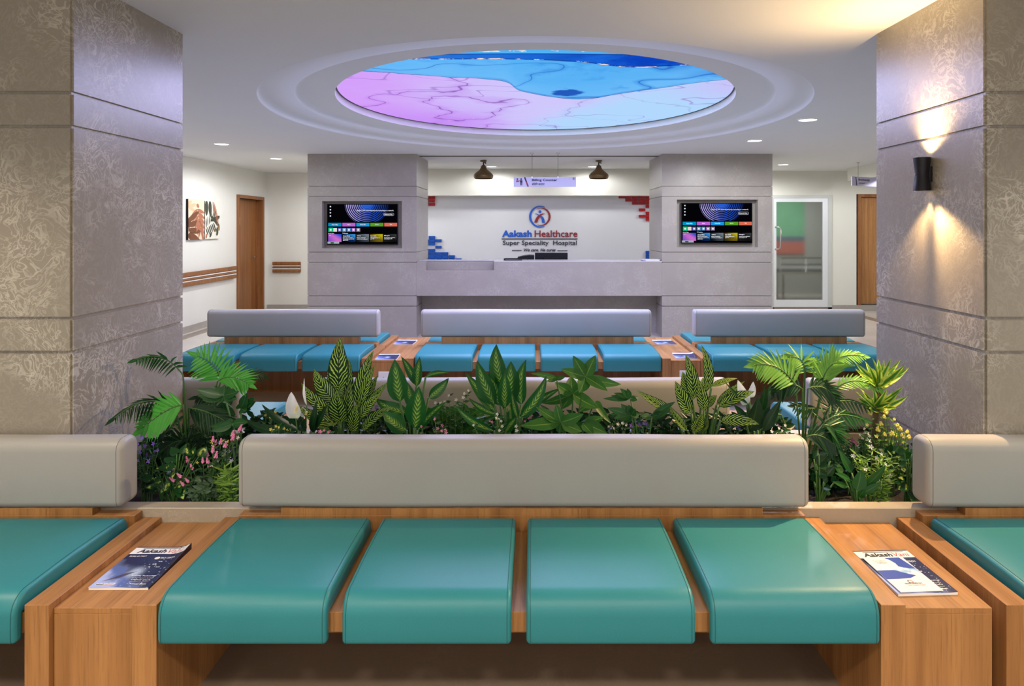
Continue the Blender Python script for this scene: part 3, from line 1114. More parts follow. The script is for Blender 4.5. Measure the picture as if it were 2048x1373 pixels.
root = thing('ceiling_light_panel', 'large oval backlit ceiling panel with blue and lilac marbled ink print', 'ceiling light', (PCX, PCY, 2.80))
bm = nb()
pts = ellipse(PCX, PCY, 1.796, 1.972, 2.815, 144)
bm.faces.new([bm.verts.new(p) for p in pts][::-1])
obj('glowing_print', bm, panel_mat(), root)
bm = nb()
prof = [(1.0, 2.811), (1.0, 2.825), (0.994, 2.825), (0.994, 2.811)]
n = 144
rg = [[bm.verts.new((PCX + 1.806 * r * math.cos(2 * PI * j / n), PCY + 1.982 * r * math.sin(2 * PI * j / n), z)) for j in range(n)] for r, z in prof]
for a, b in zip(rg, rg[1:] + rg[:1]):
    for j in range(n):
        bm.faces.new((a[j], a[(j + 1) % n], b[(j + 1) % n], b[j]))
obj('rim', bm, MATBLACK, root)

# ------------------------------------------------------------------ downlights
DL = ['round ceiling downlight nearest the left pillar', 'round ceiling downlight above the corner door on the left',
      'largest round ceiling downlight, beside the outer ring at the right', 'round ceiling downlight above the right television pillar',
      'small round ceiling downlight in front of the glass door', 'round ceiling downlight behind the left bronze lamp',
      'round ceiling downlight behind the right bronze lamp']


def downlight(x, y, lab, group):
    r = thing('ceiling_downlight', lab, 'ceiling light', (x, y, CEIL), group=group)
    bm = nb()
    lathe(bm, [(0.098, CEIL - 0.001), (0.098, CEIL - 0.006), (0.088, CEIL - 0.010), (0.082, CEIL - 0.006), (0.082, CEIL - 0.001)], x, y, 32, cap=False)
    obj('rim', bm, WHITE, r)
    bm = nb()
    bm.faces.new([bm.verts.new((x + 0.083 * math.cos(-2 * PI * j / 32), y + 0.083 * math.sin(-2 * PI * j / 32), CEIL - 0.004)) for j in range(32)])
    obj('lens', bm, LAMP_ON, r)


for (x, y, p, c), lab in zip(DOWN, DL):
    downlight(x, y, lab, 'round downlights in the hall ceiling')
for (x, y, p, c) in FILL_BACK:
    downlight(x, y, 'added ceiling downlight, unseen behind a stone pillar, brightening the corridor', 'added fill lamps behind the pillars')
for (x, y, p, c) in FILL_NEAR:
    downlight(x, y, 'added ceiling downlight above the viewer, unseen fill for the front', 'added fill lamps above the front seats')

# ------------------------------------------------------------------ reception counter
YF = 9.35
root = thing('reception_counter', 'long grey stone billing counter between the two television pillars', 'counter', (0.09, 9.7, 0))
bm = nb()
X0, X1 = -1.674, 1.854
NX0, NX1, NZ = -1.539, -0.561, 0.968
box(bm, X0, NX0, YF + 0.002, YF + 0.16, 0.60, 1.092)
box(bm, NX1, X1, YF + 0.002, YF + 0.16, 0.60, 1.092)
box(bm, NX0, NX1, YF + 0.002, YF + 0.16, 0.60, NZ)
box(bm, NX0, NX1, YF + 0.13, YF + 0.16, NZ, 1.088)
obj('front_panel', bm, STONE_FAR, root)
bm = nb()
box(bm, NX1, X1, YF + 0.002, YF + 0.45, 1.0925, 1.10)
box(bm, X0, NX1, YF + 0.16, YF + 0.45, 1.0925, 1.10)
obj('counter_top', bm, plain('pale_counter_top', (0.66, 0.64, 0.66), 0.25), root)
bm = nb()
box(bm, X0, X1, YF + 0.43, YF + 0.46, 0.0, 1.09)
obj('recessed_base', bm, STONE_FAR, root)
bm = nb()
box(bm, X0, X1, YF + 0.47, YF + 1.0, 0.72, 0.75)
box(bm, X0, X0 + 0.03, YF + 0.47, YF + 1.0, 0, 0.72)
box(bm, X1 - 0.03, X1, YF + 0.47, YF + 1.0, 0, 0.72)
obj('work_top', bm, WOOD_DOOR, root)

root = thing('monitor', 'black computer monitor seen from behind on the billing counter', 'monitor', (0.28, 10.05, 0.75))
bm = nb()
box(bm, 0.03, 0.535, 10.03, 10.06, 0.90, 1.192, bev=0.006)
box(bm, 0.16, 0.40, 10.0, 10.03, 0.95, 1.12, bev=0.008)
obj('casing', bm, BLACK, root)
bm = nb()
box(bm, 0.25, 0.31, 10.0, 10.025, 0.76, 0.97, bev=0.004)
box(bm, 0.17, 0.39, 9.93, 10.10, 0.7505, 0.762, bev=0.004)
obj('stand', bm, BLACK, root)
bm = nb()
quad(bm, (0.045, 10.061, 0.915), (0.045, 10.061, 1.18), (0.52, 10.061, 1.18), (0.52, 10.061, 0.915))
obj('screen', bm, BLACK, root)

root = thing('printer', 'low black printer with a sloping lid beside the monitor', 'printer', (-0.1, 10.0, 0.75))
bm = nb()
pr = [(-0.235, 0.751), (0.02, 0.751), (0.02, 1.155), (-0.06, 1.158), (-0.16, 1.145), (-0.235, 1.125)]
a = [bm.verts.new((x, 9.92, z)) for x, z in pr]
b = [bm.verts.new((x, 10.2, z)) for x, z in pr]
for i in range(6):
    bm.faces.new((a[i], b[i], b[(i + 1) % 6], a[(i + 1) % 6]))
bm.faces.new(a)
bm.faces.new(b[::-1])
bmesh.ops.recalc_face_normals(bm, faces=bm.faces)
obj('casing', bm, BLACK, root)
bm = nb()
box(bm, -0.19, -0.02, 9.915, 9.921, 1.02, 1.08)
obj('paper_slot', bm, MATBLACK, root)
root = thing('telephone', 'flat black desk telephone lying on the counter left of the printer', 'telephone', (-0.3, 9.6, 1.1))
bm = nb()
box(bm, -0.43, -0.16, 9.52, 9.66, 1.1005, 1.112, bev=0.003)
obj('base', bm, BLACK, root)
bm = nb()
tube(bm, [(-0.43, 9.56, 1.116), (-0.40, 9.56, 1.126), (-0.10, 9.56, 1.126), (-0.07, 9.56, 1.116)], [0.010, 0.008, 0.008, 0.010], 8)
obj('handset', bm, BLACK, root)
root = thing('paper_stack', 'small stack of white leaflets on the counter beside the right pillar', 'papers', (1.72, 9.45, 1.1))
bm = nb()
for i in range(4):
    box(bm, 1.59 + 0.01 * i, 1.83 + 0.005 * i, 9.40, 9.60, 1.1005 + 0.005 * i, 1.1045 + 0.005 * i)
obj('sheets', bm, PAPER, root)
bm = nb()
box(bm, 1.57, 1.63, 9.39, 9.5, 1.1005, 1.106)
obj('pen_tray', bm, PRINT_BLUE, root)


# ------------------------------------------------------------------ televisions
def swirl_mat():
    t = NT('screen_swirl')
    u, v, _ = t.xyz(t.uv())
    # arcs around a centre above the picture's right half
    d = t.n('ShaderNodeVectorMath', {0: t.comb(t.math('MULTIPLY', u, 2.9), v, 0.0), 1: (1.25, 1.05, 0)}, operation='DISTANCE').outputs[1]
    s = t.math('SINE', t.math('MULTIPLY', d, 62.0))
    ring = t.sstep(s, -0.2, 0.9)
    base = t.mix(t.sstep(u, 0.0, 0.55), srgb(205, 190, 255), srgb(40, 90, 220))
    base = t.mix(t.sstep(u, 0.5, 0.9), base, srgb(10, 40, 110))
    c = t.mix(ring, (0.003, 0.006, 0.03), base)
    top = t.math('MULTIPLY', t.sstep(d, 0.55, 0.15), 0.85)
    c = t.mix(top, c, srgb(40, 100, 225))
    inside = t.sstep(d, 1.235, 1.22)
    fade = t.sstep(u, 1.0, 0.72)
    c = t.mix(t.math('MULTIPLY', inside, fade), (0.001, 0.001, 0.003), c)
    t.emit(c, 0.9)
    return t.m


SW = swirl_mat()
SCR = {}


def scol(r, g, b, s=0.9):
    k = (r, g, b)
    if k not in SCR:
        SCR[k] = glow('screen_light', srgb(r, g, b), s)
    return SCR[k]


def grad_mat(name, c0, c1, c2):
    t = NT(name)
    u, v, _ = t.xyz(t.uv())
    c = t.mix(t.sstep(t.math('MULTIPLY_ADD', v, 0.4, u), 0.1, 0.8), c0, c1)
    c = t.mix(t.sstep(t.math('ADD', u, v), 1.0, 1.8), c, c2)
    t.emit(c, 0.8)
    return t.m


CARDS = [grad_mat('screen_card', srgb(150, 90, 220), srgb(225, 120, 220), srgb(40, 90, 225)),
         grad_mat('screen_card', srgb(4, 10, 30), srgb(10, 40, 90), srgb(60, 150, 230)),
         grad_mat('screen_card', srgb(20, 22, 26), srgb(60, 70, 80), srgb(120, 130, 140)),
         grad_mat('screen_card', srgb(60, 55, 20), srgb(120, 100, 20), srgb(205, 190, 30)),
         grad_mat('screen_card', srgb(30, 28, 26), srgb(20, 20, 20), srgb(60, 60, 62))]


def uvquad(bm, x0, x1, z0, z1, y, mi=0):
    uvl = bm.loops.layers.uv.verify()
    f = bm.faces.new([bm.verts.new(p) for p in ((x0, y, z0), (x1, y, z0), (x1, y, z1), (x0, y, z1))])
    for l, q in zip(f.loops, ((0, 0), (1, 0), (1, 1), (0, 1))):
        l[uvl].uv = q
    f.material_index = mi


def television(label, x0, x1, z0, z1):
    y = 9.415
    root = thing('television', label, 'television', ((x0 + x1) / 2, y + 0.03, (z0 + z1) / 2))
    bm = nb()
    box(bm, x0, x1, y, y + 0.045, z0, z1, bev=0.003)
    obj('casing', bm, BLACK, root)
    bm = nb()
    box(bm, x0 + 0.3, x1 - 0.3, y + 0.045, y + 0.064, z0 + 0.15, z1 - 0.15)
    obj('wall_bracket', bm, MATBLACK, root)
    w, h = x1 - x0, z1 - z0

    def sx(px):
        return x0 + 0.006 + (w - 0.012) * (px - 170) / 1590.0

    def sz(py):
        return z1 - 0.006 - (h - 0.02) * (py - 215) / 895.0
    bm = nb()
    ys = y - 0.0006
    quad(bm, (sx(172), ys, sz(1112)), (sx(1758), ys, sz(1112)), (sx(1758), ys, sz(217)), (sx(172), ys, sz(217)))
    scr = obj('screen', bm, scol(4, 4, 7, 1.0), root)
    mats, idx = [], {}

    def mi(m):
        if m.name not in idx:
            idx[m.name] = len(mats)
            mats.append(m)
        return idx[m.name]
    bm = nb()
    y1_ = y - 0.0012
    uvquad(bm, sx(560), sx(1745), sz(606), sz(226), y1_, mi(SW))
    for (a, b), c in zip(((192, 493), (512, 810), (830, 1128), (1147, 1447), (1466, 1757)),
                         ((0, 150, 205), (192, 104, 216), (30, 158, 226), (90, 162, 40), (228, 112, 88))):
        uvquad(bm, sx(a), sx(b), sz(715), sz(637), y1_, mi(scol(*c)))
    for (a, b), c in zip(((195, 298), (305, 388), (408, 492), (512, 600), (617, 705), (723, 808), (830, 917)),
                         ((20, 200, 130), (235, 230, 225), (110, 100, 200), (100, 160, 220), (90, 150, 215), (180, 120, 210), (150, 130, 165))):
        e = 8 if a == 195 else 0
        uvquad(bm, sx(a), sx(b), sz(834 + e), sz(752 - e), y1_, mi(scol(*c)))
    for (a, b), m in zip(((192, 492), (512, 810), (825, 1115), (1135, 1432), (1447, 1745)), CARDS):
        uvquad(bm, sx(a), sx(b), sz(1067), sz(890), y1_, mi(m))
    uvquad(bm, sx(175), sx(440), sz(1106), sz(1062), y1_ - 0.0004, mi(scol(170, 185, 190)))
    uvquad(bm, sx(245), sx(320), sz(1102), sz(1072), y1_ - 0.0008, mi(scol(20, 90, 50)))
    wm = mi(scol(245, 248, 255))
    # white pictograms: left column and app icons
    for py in (268, 338, 408, 480):
        f = bm.faces.new([bm.verts.new((sx(240) + 0.0105 * math.cos(a * PI / 4), y1_ - 0.0004, sz(py) + 0.0105 * math.sin(a * PI / 4))) for a in range(8)])
        f.material_index = wm
    for px in (246, 450, 556, 661, 766, 874):
        uvquad(bm, sx(px - 20), sx(px + 20), sz(813), sz(773), y1_ - 0.0004, wm)
    # outlined pill around the button text
    for a in ((1455, 1675, 414, 418), (1455, 1675, 470, 474), (1447, 1451, 424, 464), (1679, 1683, 424, 464)):
        uvquad(bm, sx(a[0]), sx(a[1]), sz(a[3]), sz(a[2]), y1_ - 0.0004, wm)
    obj('picture', bm, mats, scr)
    bm = nb()
    yt = y1_ - 0.0009
    for s, a, b, p0, p1, bold in (
            ("Enjoy LG TV's smart functions by connecting to a network.", 842, 1682, 340, 380, 0.02),
            ('Network Sett..', 1468, 1662, 430, 458, 0.03), ('Home Office', 275, 412, 662, 690, 0.03), ('Game', 625, 695, 660, 686, 0.03),
            ('Home Hub', 918, 1040, 658, 684, 0.03), ('Sports', 1258, 1338, 658, 688, 0.03), ('Tips', 1590, 1640, 656, 686, 0.03),
            ('Recent Apps', 195, 325, 864, 888, 0.03), ('TV Functions', 512, 640, 862, 884, 0.03), ('Input', 215, 252, 912, 934, 0.02),
            ('Screen Mode', 528, 685, 918, 946, 0.04), ('Enjoy the best picture', 526, 750, 960, 984, 0.04), ('for movies, sports and', 526, 775, 988, 1012, 0.04),
            ('games.', 526, 648, 1018, 1040, 0.04), ('Gallery', 842, 940, 918, 944, 0.04), ('Enjoy ambient', 840, 1040, 960, 986, 0.04),
            ('artwork and wallpaper.', 840, 1090, 990, 1014, 0.04), ('User Guide', 1150, 1285, 916, 944, 0.04), ('Check features on', 1150, 1360, 958, 984, 0.04),
            ('your TV.', 1150, 1240, 988, 1012, 0.04), ('Magic', 1462, 1590, 914, 940, 0.04), ('Control from anywhere', 1460, 1710, 958, 984, 0.04),
            ('connecting to TV.', 1460, 1650, 986, 1010, 0.04)):
        merge(bm, text_bm(s, sx(b) - sx(a), sz(p0) - sz(p1), bold, 0, depth=0, res=1),
              lambda c, a=a, p1=p1: Vector((sx(a) + c.x, yt, sz(p1) + c.y)))
    obj('lettering', bm, scol(245, 248, 255), scr)
    return root


television('wall television with a smart menu in the niche left of the counter', -2.985, -1.960, 1.332, 1.926)
television('wall television with a smart menu in the niche right of the counter', 2.149, 3.178, 1.350, 1.941)

# ------------------------------------------------------------------ logo lettering on the feature wall
YW = 12.1
root = thing('wall_logo', 'hospital logo with blue and red ring and raised lettering on the feature wall', 'logo', (0.08, YW, 1.9))


def LZ(zx, zy):
    return P(990 + zx / 10.563, 400 + zy / 10.563, YW)


def raised(bm, poly, dep, mi=0, y=YW):
    """poly: list of (x, z) outline; a plate of that outline standing off the wall."""
    fr = [bm.verts.new((x, y - dep, z)) for x, z in poly]
    bk = [bm.verts.new((x, y - 0.001, z)) for x, z in poly]
    n = len(poly)
    for i in range(n):
        bm.faces.new((fr[i], fr[(i + 1) % n], bk[(i + 1) % n], bk[i])).material_index = mi
    f = bm.faces.new(fr)
    f.material_index = mi
    bm.faces.new(bk[::-1]).material_index = mi


def zpoly(pts):
    return [(LZ(x, y).x, LZ(x, y).z) for x, y in pts]


def crescent(co, ro, ci, ri, a0, a1, n=40):
    out, inn = [], []
    for i in range(n + 1):
        a = math.radians(a0 + (a1 - a0) * i / n)
        out.append((co[0] + ro * math.cos(a), co[1] - ro * math.sin(a)))
        inn.append((ci[0] + ri * math.cos(a), ci[1] - ri * math.sin(a)))
    return out + inn[::-1]


bm = nb()
raised(bm, zpoly(crescent((950, 355), 230, (974, 355), 208, 66, 292)), 0.016)
obj('ring_blue', bm, INK_BLUE, root)['label'] = 'blue crescent'
bm = nb()
raised(bm, zpoly(crescent((983, 355), 191, (956, 355), 176, 112, -112)), 0.016)
obj('ring_red', bm, INK_RED, root)['label'] = 'dark red crescent'
bm = nb()
raised(bm, zpoly([(950 + 31 * math.cos(a * PI / 10), 251 - 31 * math.sin(a * PI / 10)) for a in range(20)]), 0.016)
raised(bm, zpoly([(840, 285), (880, 291), (925, 309), (955, 330), (1010, 355), (1040, 405), (1058, 485), (996, 485), (988, 430), (968, 375), (938, 340), (880, 305)]), 0.014)
obj('figure_blue', bm, INK_BLUE, root)
bm = nb()
raised(bm, zpoly([(1058, 287), (1020, 303), (985, 328), (945, 368), (915, 420), (898, 476), (832, 476), (845, 430), (870, 380), (905, 335), (950, 303), (1000, 289)]), 0.019)
obj('figure_red', bm, INK_RED, root)


def wall_text(parent, name, s, zx0, zx1, zy0, zy1, mat, bold=0.0, shear=0.0, dep=0.012, fn=LZ):
    a, b = fn(zx0, zy1), fn(zx1, zy0)
    bm = nb()
    merge(bm, text_bm(s, b.x - a.x, b.z - a.z, bold, shear, depth=dep), lambda c: Vector((a.x + c.x, a.y - 0.001 - c.z, a.z + c.y)))
    return obj(name, bm, mat, parent)


wall_text(root, 'lettering', 'Aakash', 150, 778, 645, 786, INK_BLUE, 0.035)['label'] = 'blue name lettering'
wall_text(root, 'lettering', 'Healthcare', 838, 1742, 645, 786, INK_RED, 0.012)['label'] = 'dark red name lettering'
wall_text(root, 'lettering', 'Super Speciality  Hospital', 165, 1725, 858, 982, INK_BLACK, 0.006)['label'] = 'black lettering line'
wall_text(root, 'lettering', 'We care. He cures', 612, 1280, 1025, 1092, INK_BLACK, 0.012, 0.25)['label'] = 'small slanted motto lettering'
bm = nb()
for a, b, c, d in ((140, 1742, 816, 834), (360, 562, 1060, 1075), (1318, 1530, 1066, 1080)):
    p, q = LZ(a, d), LZ(b, c)
    box(bm, p.x, q.x, YW - 0.012, YW - 0.001, p.z, q.z)
obj('rule', bm, INK_BLACK, root)


def tiles(label, cells, fx, fy, mat):
    pts = [P(fx(c[0]), fy(c[2]), YW) for c in cells]
    root = thing('accent_tiles', label, 'wall tiles', (pts[0].x, YW, pts[0].z))
    bm = nb()
    for x0, x1, y0, y1 in cells:
        a, b = P(fx(x0), fy(y1), YW), P(fx(x1), fy(y0), YW)
        box(bm, a.x, b.x, YW - 0.03, YW - 0.001, a.z, b.z, bev=0.003, seg=1)
    obj('tile', bm, mat, root)


fxr, fyr = (lambda v: 950 + v / 5.12), (lambda v: 280 + v / 5.12)
fxl = (lambda v: 600 + v / 5.12)
cR = [(1470, 1532), (1537, 1602), (1607, 1671), (1676, 1741), (1746, 1812)]
rR = [(570, 599), (602, 631), (634, 663), (667, 697), (703, 731), (736, 765), (768, 797), (799, 829)]
tiles('stepped dark red wall tiles in the upper right corner of the logo wall',
      [cR[c] + rR[r] for r, cs in enumerate([(0, 1, 2, 3, 4), (1, 2, 3, 4), (2, 3, 4), (4,), (3,), (4,), (3, 4), (4,)]) for c in cs], fxr, fyr, TILE_RED)
tiles('column of blue wall tiles above the white leaflets at the right pillar', [cR[4] + r for r in ((1137, 1167), (1170, 1199), (1202, 1228))], fxr, fyr, TILE_BLUE)
cL = [(1250, 1314), (1319, 1384), (1388, 1451), (1455, 1519), (1524, 1587), (1592, 1656)]
tiles('dark red wall tiles in the upper left corner of the logo wall', [cL[c] + r for r in ((578, 608), (612, 641), (646, 676)) for c in (0, 1)], fxl, fyr, TILE_RED)
rB = [(985, 1015), (1018, 1047), (1050, 1080), (1085, 1112), (1117, 1146), (1150, 1178), (1182, 1211), (1214, 1244)]
tiles('stepped blue wall tiles in the lower left corner of the logo wall',
      [cL[c] + rB[r] for r, cs in enumerate([(1,), (0, 1, 2), (0, 1), (2,), (0, 1), (0, 1, 2, 3), (0, 1, 2, 3, 4), (0, 1, 2, 3, 4, 5)]) for c in cs], fxl, fyr, TILE_BLUE)

# ------------------------------------------------------------------ hanging signs
YS = 9.2


def SG(zx, zy):
    return P(950 + zx / 5.12, 280 + zy / 5.12, YS)


a, b = SG(397, 480), SG(1034, 380)
root = thing('hanging_sign', 'lilac billing counter sign hanging from the ceiling on two rods', 'sign', (a.x, YS, b.z))
bm = nb()
box(bm, a.x, b.x, YS, YS + 0.02, a.z, b.z, bev=0.002, seg=1)
obj('sign_board', bm, SIGN_FACE, root)
wall_text(root, 'lettering', 'Billing Counter', 583, 843, 398, 430, SIGN_INK, 0.03, 0, 0.002, SG)
wall_text(root, 'lettering', '\u092c\u093f\u0932\u093f\u0902\u0917 \u0915\u093e\u0909\u0902\u091f\u0930', 583, 712, 438, 466, SIGN_INK, 0.02, 0, 0.002, SG)
bm = nb()
ysf = YS - 0.0015


def spoly(bm, pts, mi, y=None):
    f = bm.faces.new([bm.verts.new((SG(p[0], p[1]).x, y or ysf, SG(p[0], p[1]).z)) for p in pts])
    f.material_index = mi


spoly(bm, [(500, 382), (516, 382), (534, 430), (518, 430)], 0)
spoly(bm, [(518, 430), (534, 430), (552, 479), (536, 479)], 1)
for cx_, cy_, r_, m_ in ((434, 402, 9, 0), (473, 402, 9, 0)):
    spoly(bm, [(cx_ + r_ * math.cos(-i * PI / 6), cy_ + r_ * math.sin(-i * PI / 6)) for i in range(12)], m_)
spoly(bm, [(420, 432), (450, 432), (446, 414), (424, 414)], 1)
spoly(bm, [(460, 436), (487, 436), (484, 413), (462, 413)], 0)
spoly(bm, [(464, 466), (472, 466), (473, 434), (463, 434)], 0)
spoly(bm, [(475, 466), (483, 466), (484, 434), (474, 434)], 0)
spoly(bm, [(446, 426), (464, 420), (464, 414), (446, 420)], 1)
for r0 in range(12):
    a0, a1 = r0 * PI / 6, (r0 + 1) * PI / 6
    spoly(bm, [(1011 + 12 * math.cos(a0), 397 - 12 * math.sin(a0)), (1011 + 12 * math.cos(a1), 397 - 12 * math.sin(a1)),
               (1011 + 9.5 * math.cos(a1), 397 - 9.5 * math.sin(a1)), (1011 + 9.5 * math.cos(a0), 397 - 9.5 * math.sin(a0))], 0)
spoly(bm, [(1006, 404), (1009, 404), (1013, 390), (1010, 390)], 0)
spoly(bm, [(1013, 404), (1016, 404), (1013, 392), (1010, 392)], 0)
for f in bm.faces:
    f.normal_update()
obj('pictogram', bm, [SIGN_INK, INK_RED], root)
for zx in (585, 850):
    bm = nb()
    x = SG(zx, 0).x
    tube(bm, [(x, YS + 0.01, b.z - 0.012), (x, YS + 0.01, CEIL - 0.002)], 0.0035, 6)
    lathe(bm, [(0.028, CEIL - 0.001), (0.028, CEIL - 0.008), (0.006, CEIL - 0.022)], x, YS + 0.01, 12)
    box(bm, x - 0.006, x + 0.006, YS - 0.003, YS + 0.023, b.z - 0.012, b.z + 0.006)
    obj('hanging_rod', bm, STEEL, root)

# direction sign partly hidden by the right pillar
RS = 0.52
root = thing('hanging_sign', 'lilac direction sign cut off by the right pillar above the wooden door', 'sign', (5.13, 10.45, 2.33), RS)
bm = nb()
box(bm, 0, 0.85, 0, 0.02, -0.075, 0.075, bev=0.002, seg=1)
obj('sign_board', bm, SIGN_FACE, root, world=False)
bm = nb()
merge(bm, text_bm('Bronchoscopy', 0.30, 0.05, 0.02, 0, depth=0, res=2), lambda c: Vector((0.165 + c.x, -0.0015, 0.0 + c.y)))
merge(bm, text_bm('\u092c\u094d\u0930\u094b\u0902\u0915\u094b\u0938\u094d\u0915\u094b\u092a\u0940', 0.15, 0.03, 0.01, 0, depth=0, res=2), lambda c: Vector((0.175 + c.x, -0.0015, -0.045 + c.y)))
quad(bm, (0.11, -0.0015, -0.07), (0.13, -0.0015, -0.07), (0.105, -0.0015, 0.07), (0.085, -0.0015, 0.07))
obj('lettering', bm, SIGN_INK, root, world=False)
for x in (0.17, 0.68):
    bm = nb()
    tube(bm, [(x, 0.01, 0.06), (x, 0.01, CEIL - 2.332)], 0.0035, 6)
    lathe(bm, [(0.028, CEIL - 2.331), (0.028, CEIL - 2.338), (0.006, CEIL - 2.352)], x, 0.01, 12)
    obj('hanging_rod', bm, STEEL, root, world=False)


# ------------------------------------------------------------------ bronze ceiling lamps
def bronze(px, label):
    y = 10.25
    x = (px - CX) * y / FPX
    root = thing('ceiling_lamp', label, 'lamp', (x, y, CEIL), group='bronze bell lamps above the counter')
    z = lambda py: HC - (py - CY) * y / FPX
    bm = nb()
    lathe(bm, [(0.03, CEIL - 0.0005), (0.052, CEIL - 0.004), (0.052, CEIL - 0.022), (0.02, CEIL - 0.03)], x, y, 24)
    obj('canopy', bm, BRONZE, root)
    bm = nb()
    tube(bm, [(x, y, CEIL - 0.02), (x, y, z(331))], 0.010, 10)
    tube(bm, [(x + 0.01, y, z(326)), (x + 0.035, y, z(325)), (x + 0.035, y, z(328))], 0.008, 8)
    obj('stem', bm, MATBLACK, root)
    bm = nb()
    pr = [(0.022, z(330.5)), (0.036, z(332)), (0.046, z(336)), (0.065, z(340)), (0.105, z(344)), (0.14, z(348)), (0.156, z(351.5)),
          (0.153, z(355)), (0.14, z(357.6))]
    lathe(bm, pr, x, y, 36, cap=False)
    lathe(bm, [(0.137, z(357.6)), (0.150, z(354.8)), (0.152, z(351.5)), (0.10, z(345)), (0.02, z(333))], x, y, 36, cap=False)
    bm.normal_update()
    sh = obj('lamp_shade', bm, BRONZE, root, smooth=True)
    bm = nb()
    lathe(bm, [(0.001, z(349)), (0.055, z(349.2)), (0.055, z(346)), (0.03, z(341))], x, y, 20)
    obj('bulb', bm, WHITE, root)


bronze(967, 'left bronze bell-shaped ceiling lamp above the counter')
bronze(1197.5, 'right bronze bell-shaped ceiling lamp above the counter')

# ------------------------------------------------------------------ wall lamp on the right pillar
SX, SY = 1.825, 3.05
root = thing('wall_lamp', 'black hourglass wall lamp throwing warm light up and down the right pillar', 'lamp', (SX, SY, 1.845))
bm = nb()
lathe(bm, [(0.037, 1.922), (0.037, 1.918), (0.033, 1.885), (0.0285, 1.845), (0.033, 1.805), (0.037, 1.772), (0.037, 1.768)], SX, SY, 40, cap=False)
lathe(bm, [(0.034, 1.922), (0.031, 1.885), (0.024, 1.87)], SX, SY, 40, cap=False)
lathe(bm, [(0.034, 1.768), (0.031, 1.805), (0.024, 1.82)], SX, SY, 40, cap=False)
obj('body', bm, MATBLACK, root, smooth=True)
bm = nb()
box(bm, SX + 0.022, 1.8628, SY - 0.022, SY + 0.022, 1.81, 1.88, bev=0.003)
obj('wall_mount', bm, MATBLACK, root)
for zz, s in ((1.872, 1), (1.818, -1)):
    bm = nb()
    lathe(bm, [(0.024, zz), (0.024, zz + 0.003 * s)], SX, SY, 24)
    obj('bulb', bm, LAMP_WARM, root)
bm = nb()
tube(bm, [(SX - 0.0325, SY, 1.845), (SX - 0.030, SY, 1.845)], 0.003, 8)
obj('screw', bm, STEEL, root)
SCW = (1.0, 0.66, 0.32)
lamp('wall_lamp_light', 'SPOT', (SX, SY, 1.925), 13, SCW, aim=(SX + 0.02, SY, 3), spot_size=1.15, spot_blend=0.6, shadow_soft_size=0.012)
lamp('wall_lamp_light', 'SPOT', (SX, SY, 1.925), 50, SCW, aim=(SX - 0.35, SY - 0.15, 3), spot_size=2.3, spot_blend=0.9, shadow_soft_size=0.02)
lamp('wall_lamp_light', 'SPOT', (SX, SY, 1.765), 11, SCW, aim=(SX + 0.02, SY, 0), spot_size=1.05, spot_blend=0.6, shadow_soft_size=0.012)
lamp('wall_lamp_light', 'SPOT', (SX, SY, 1.765), 110, SCW, aim=(-0.3, 3.35, 0.45), spot_size=1.85, spot_blend=0.5, shadow_soft_size=0.012)
lamp('wall_lamp_light', 'SPOT', (SX, SY, 1.765), 85, SCW, aim=(1.40, 2.3, 0.55), spot_size=1.3, spot_blend=0.5, shadow_soft_size=0.012)
lamp('wall_lamp_light', 'SPOT', (SX, SY, 1.765), 26, SCW, aim=(1.62, 3.55, 0.6), spot_size=1.0, spot_blend=0.6, shadow_soft_size=0.012)

# ------------------------------------------------------------------ doors
root = thing('door_1', None, None, (-5.2, 11.95, 0), kind='structure')
bm = nb()
for y0, y1, z0, z1 in ((11.40, 11.455, 0, 2.16), (12.45, 12.505, 0, 2.16), (11.455, 12.45, 2.10, 2.16)):
    box(bm, -5.34, -5.165, y0, y1, z0, z1, bev=0.004, seg=1)
obj('door_frame', bm, WOOD_DOOR, root)
bm = nb()
box(bm, -5.35, -5.31, 11.455, 12.45, 0.005, 2.10)
lf_ = obj('door_leaf', bm, WOOD_DOOR, root)
bm = nb()
box(bm, -5.309, -5.302, 11.52, 11.76, 1.63, 1.76)
obj('door_notice', bm, WHITE, lf_)
bm = nb()
box(bm, -5.309, -5.302, 11.5, 11.6, 1.77, 1.86)
obj('room_number_plate', bm, SIGN_FACE, lf_)
bm = nb()
tube(bm, [(-5.31, 12.36, 1.02), (-5.26, 12.36, 1.02), (-5.26, 12.25, 1.02)], 0.009, 8)
obj('handle', bm, STEEL, lf_)

root = thing('door_2', None, None, (5.1, YR, 0), kind='structure')
bm = nb()
for x0, x1, z0, z1 in ((4.51, 4.55, 0, 2.19), (5.575, 5.65, 0, 2.19), (4.55, 5.575, 2.135, 2.19)):
    box(bm, x0, x1, YR - 0.02, YR + 0.1, z0, z1)
obj('door_frame', bm, plain('grey_door_frame', (0.55, 0.56, 0.53), 0.4), root)
bm = nb()
gx0, gx1, gz0, gz1 = 4.60, 5.475, 0.209, 2.062
lx0, lx1, lz0, lz1 = 4.552, 5.573, 0.075, 2.132
for b_ in ((lx0, gx0, lz0, lz1), (gx1, lx1, lz0, lz1), (gx0, gx1, lz0, gz0), (gx0, gx1, gz1, lz1)):
    box(bm, b_[0], b_[1], YR - 0.015, YR + 0.03, b_[2], b_[3])
lf_ = obj('door_leaf', bm, ALU, root)
GLASS = NT('door_glass')
GLASS.bsdf((0.9, 0.94, 0.92), 0.12, spec=0.5, **{'Transmission Weight': 1.0, 'IOR': 1.45})
bm = nb()
box(bm, gx0, gx1, YR + 0.003, YR + 0.009, gz0, gz1)
obj('glass', bm, GLASS.m, lf_)
bm = nb()
hx, hz0, hz1 = 4.575, 1.17, 1.585
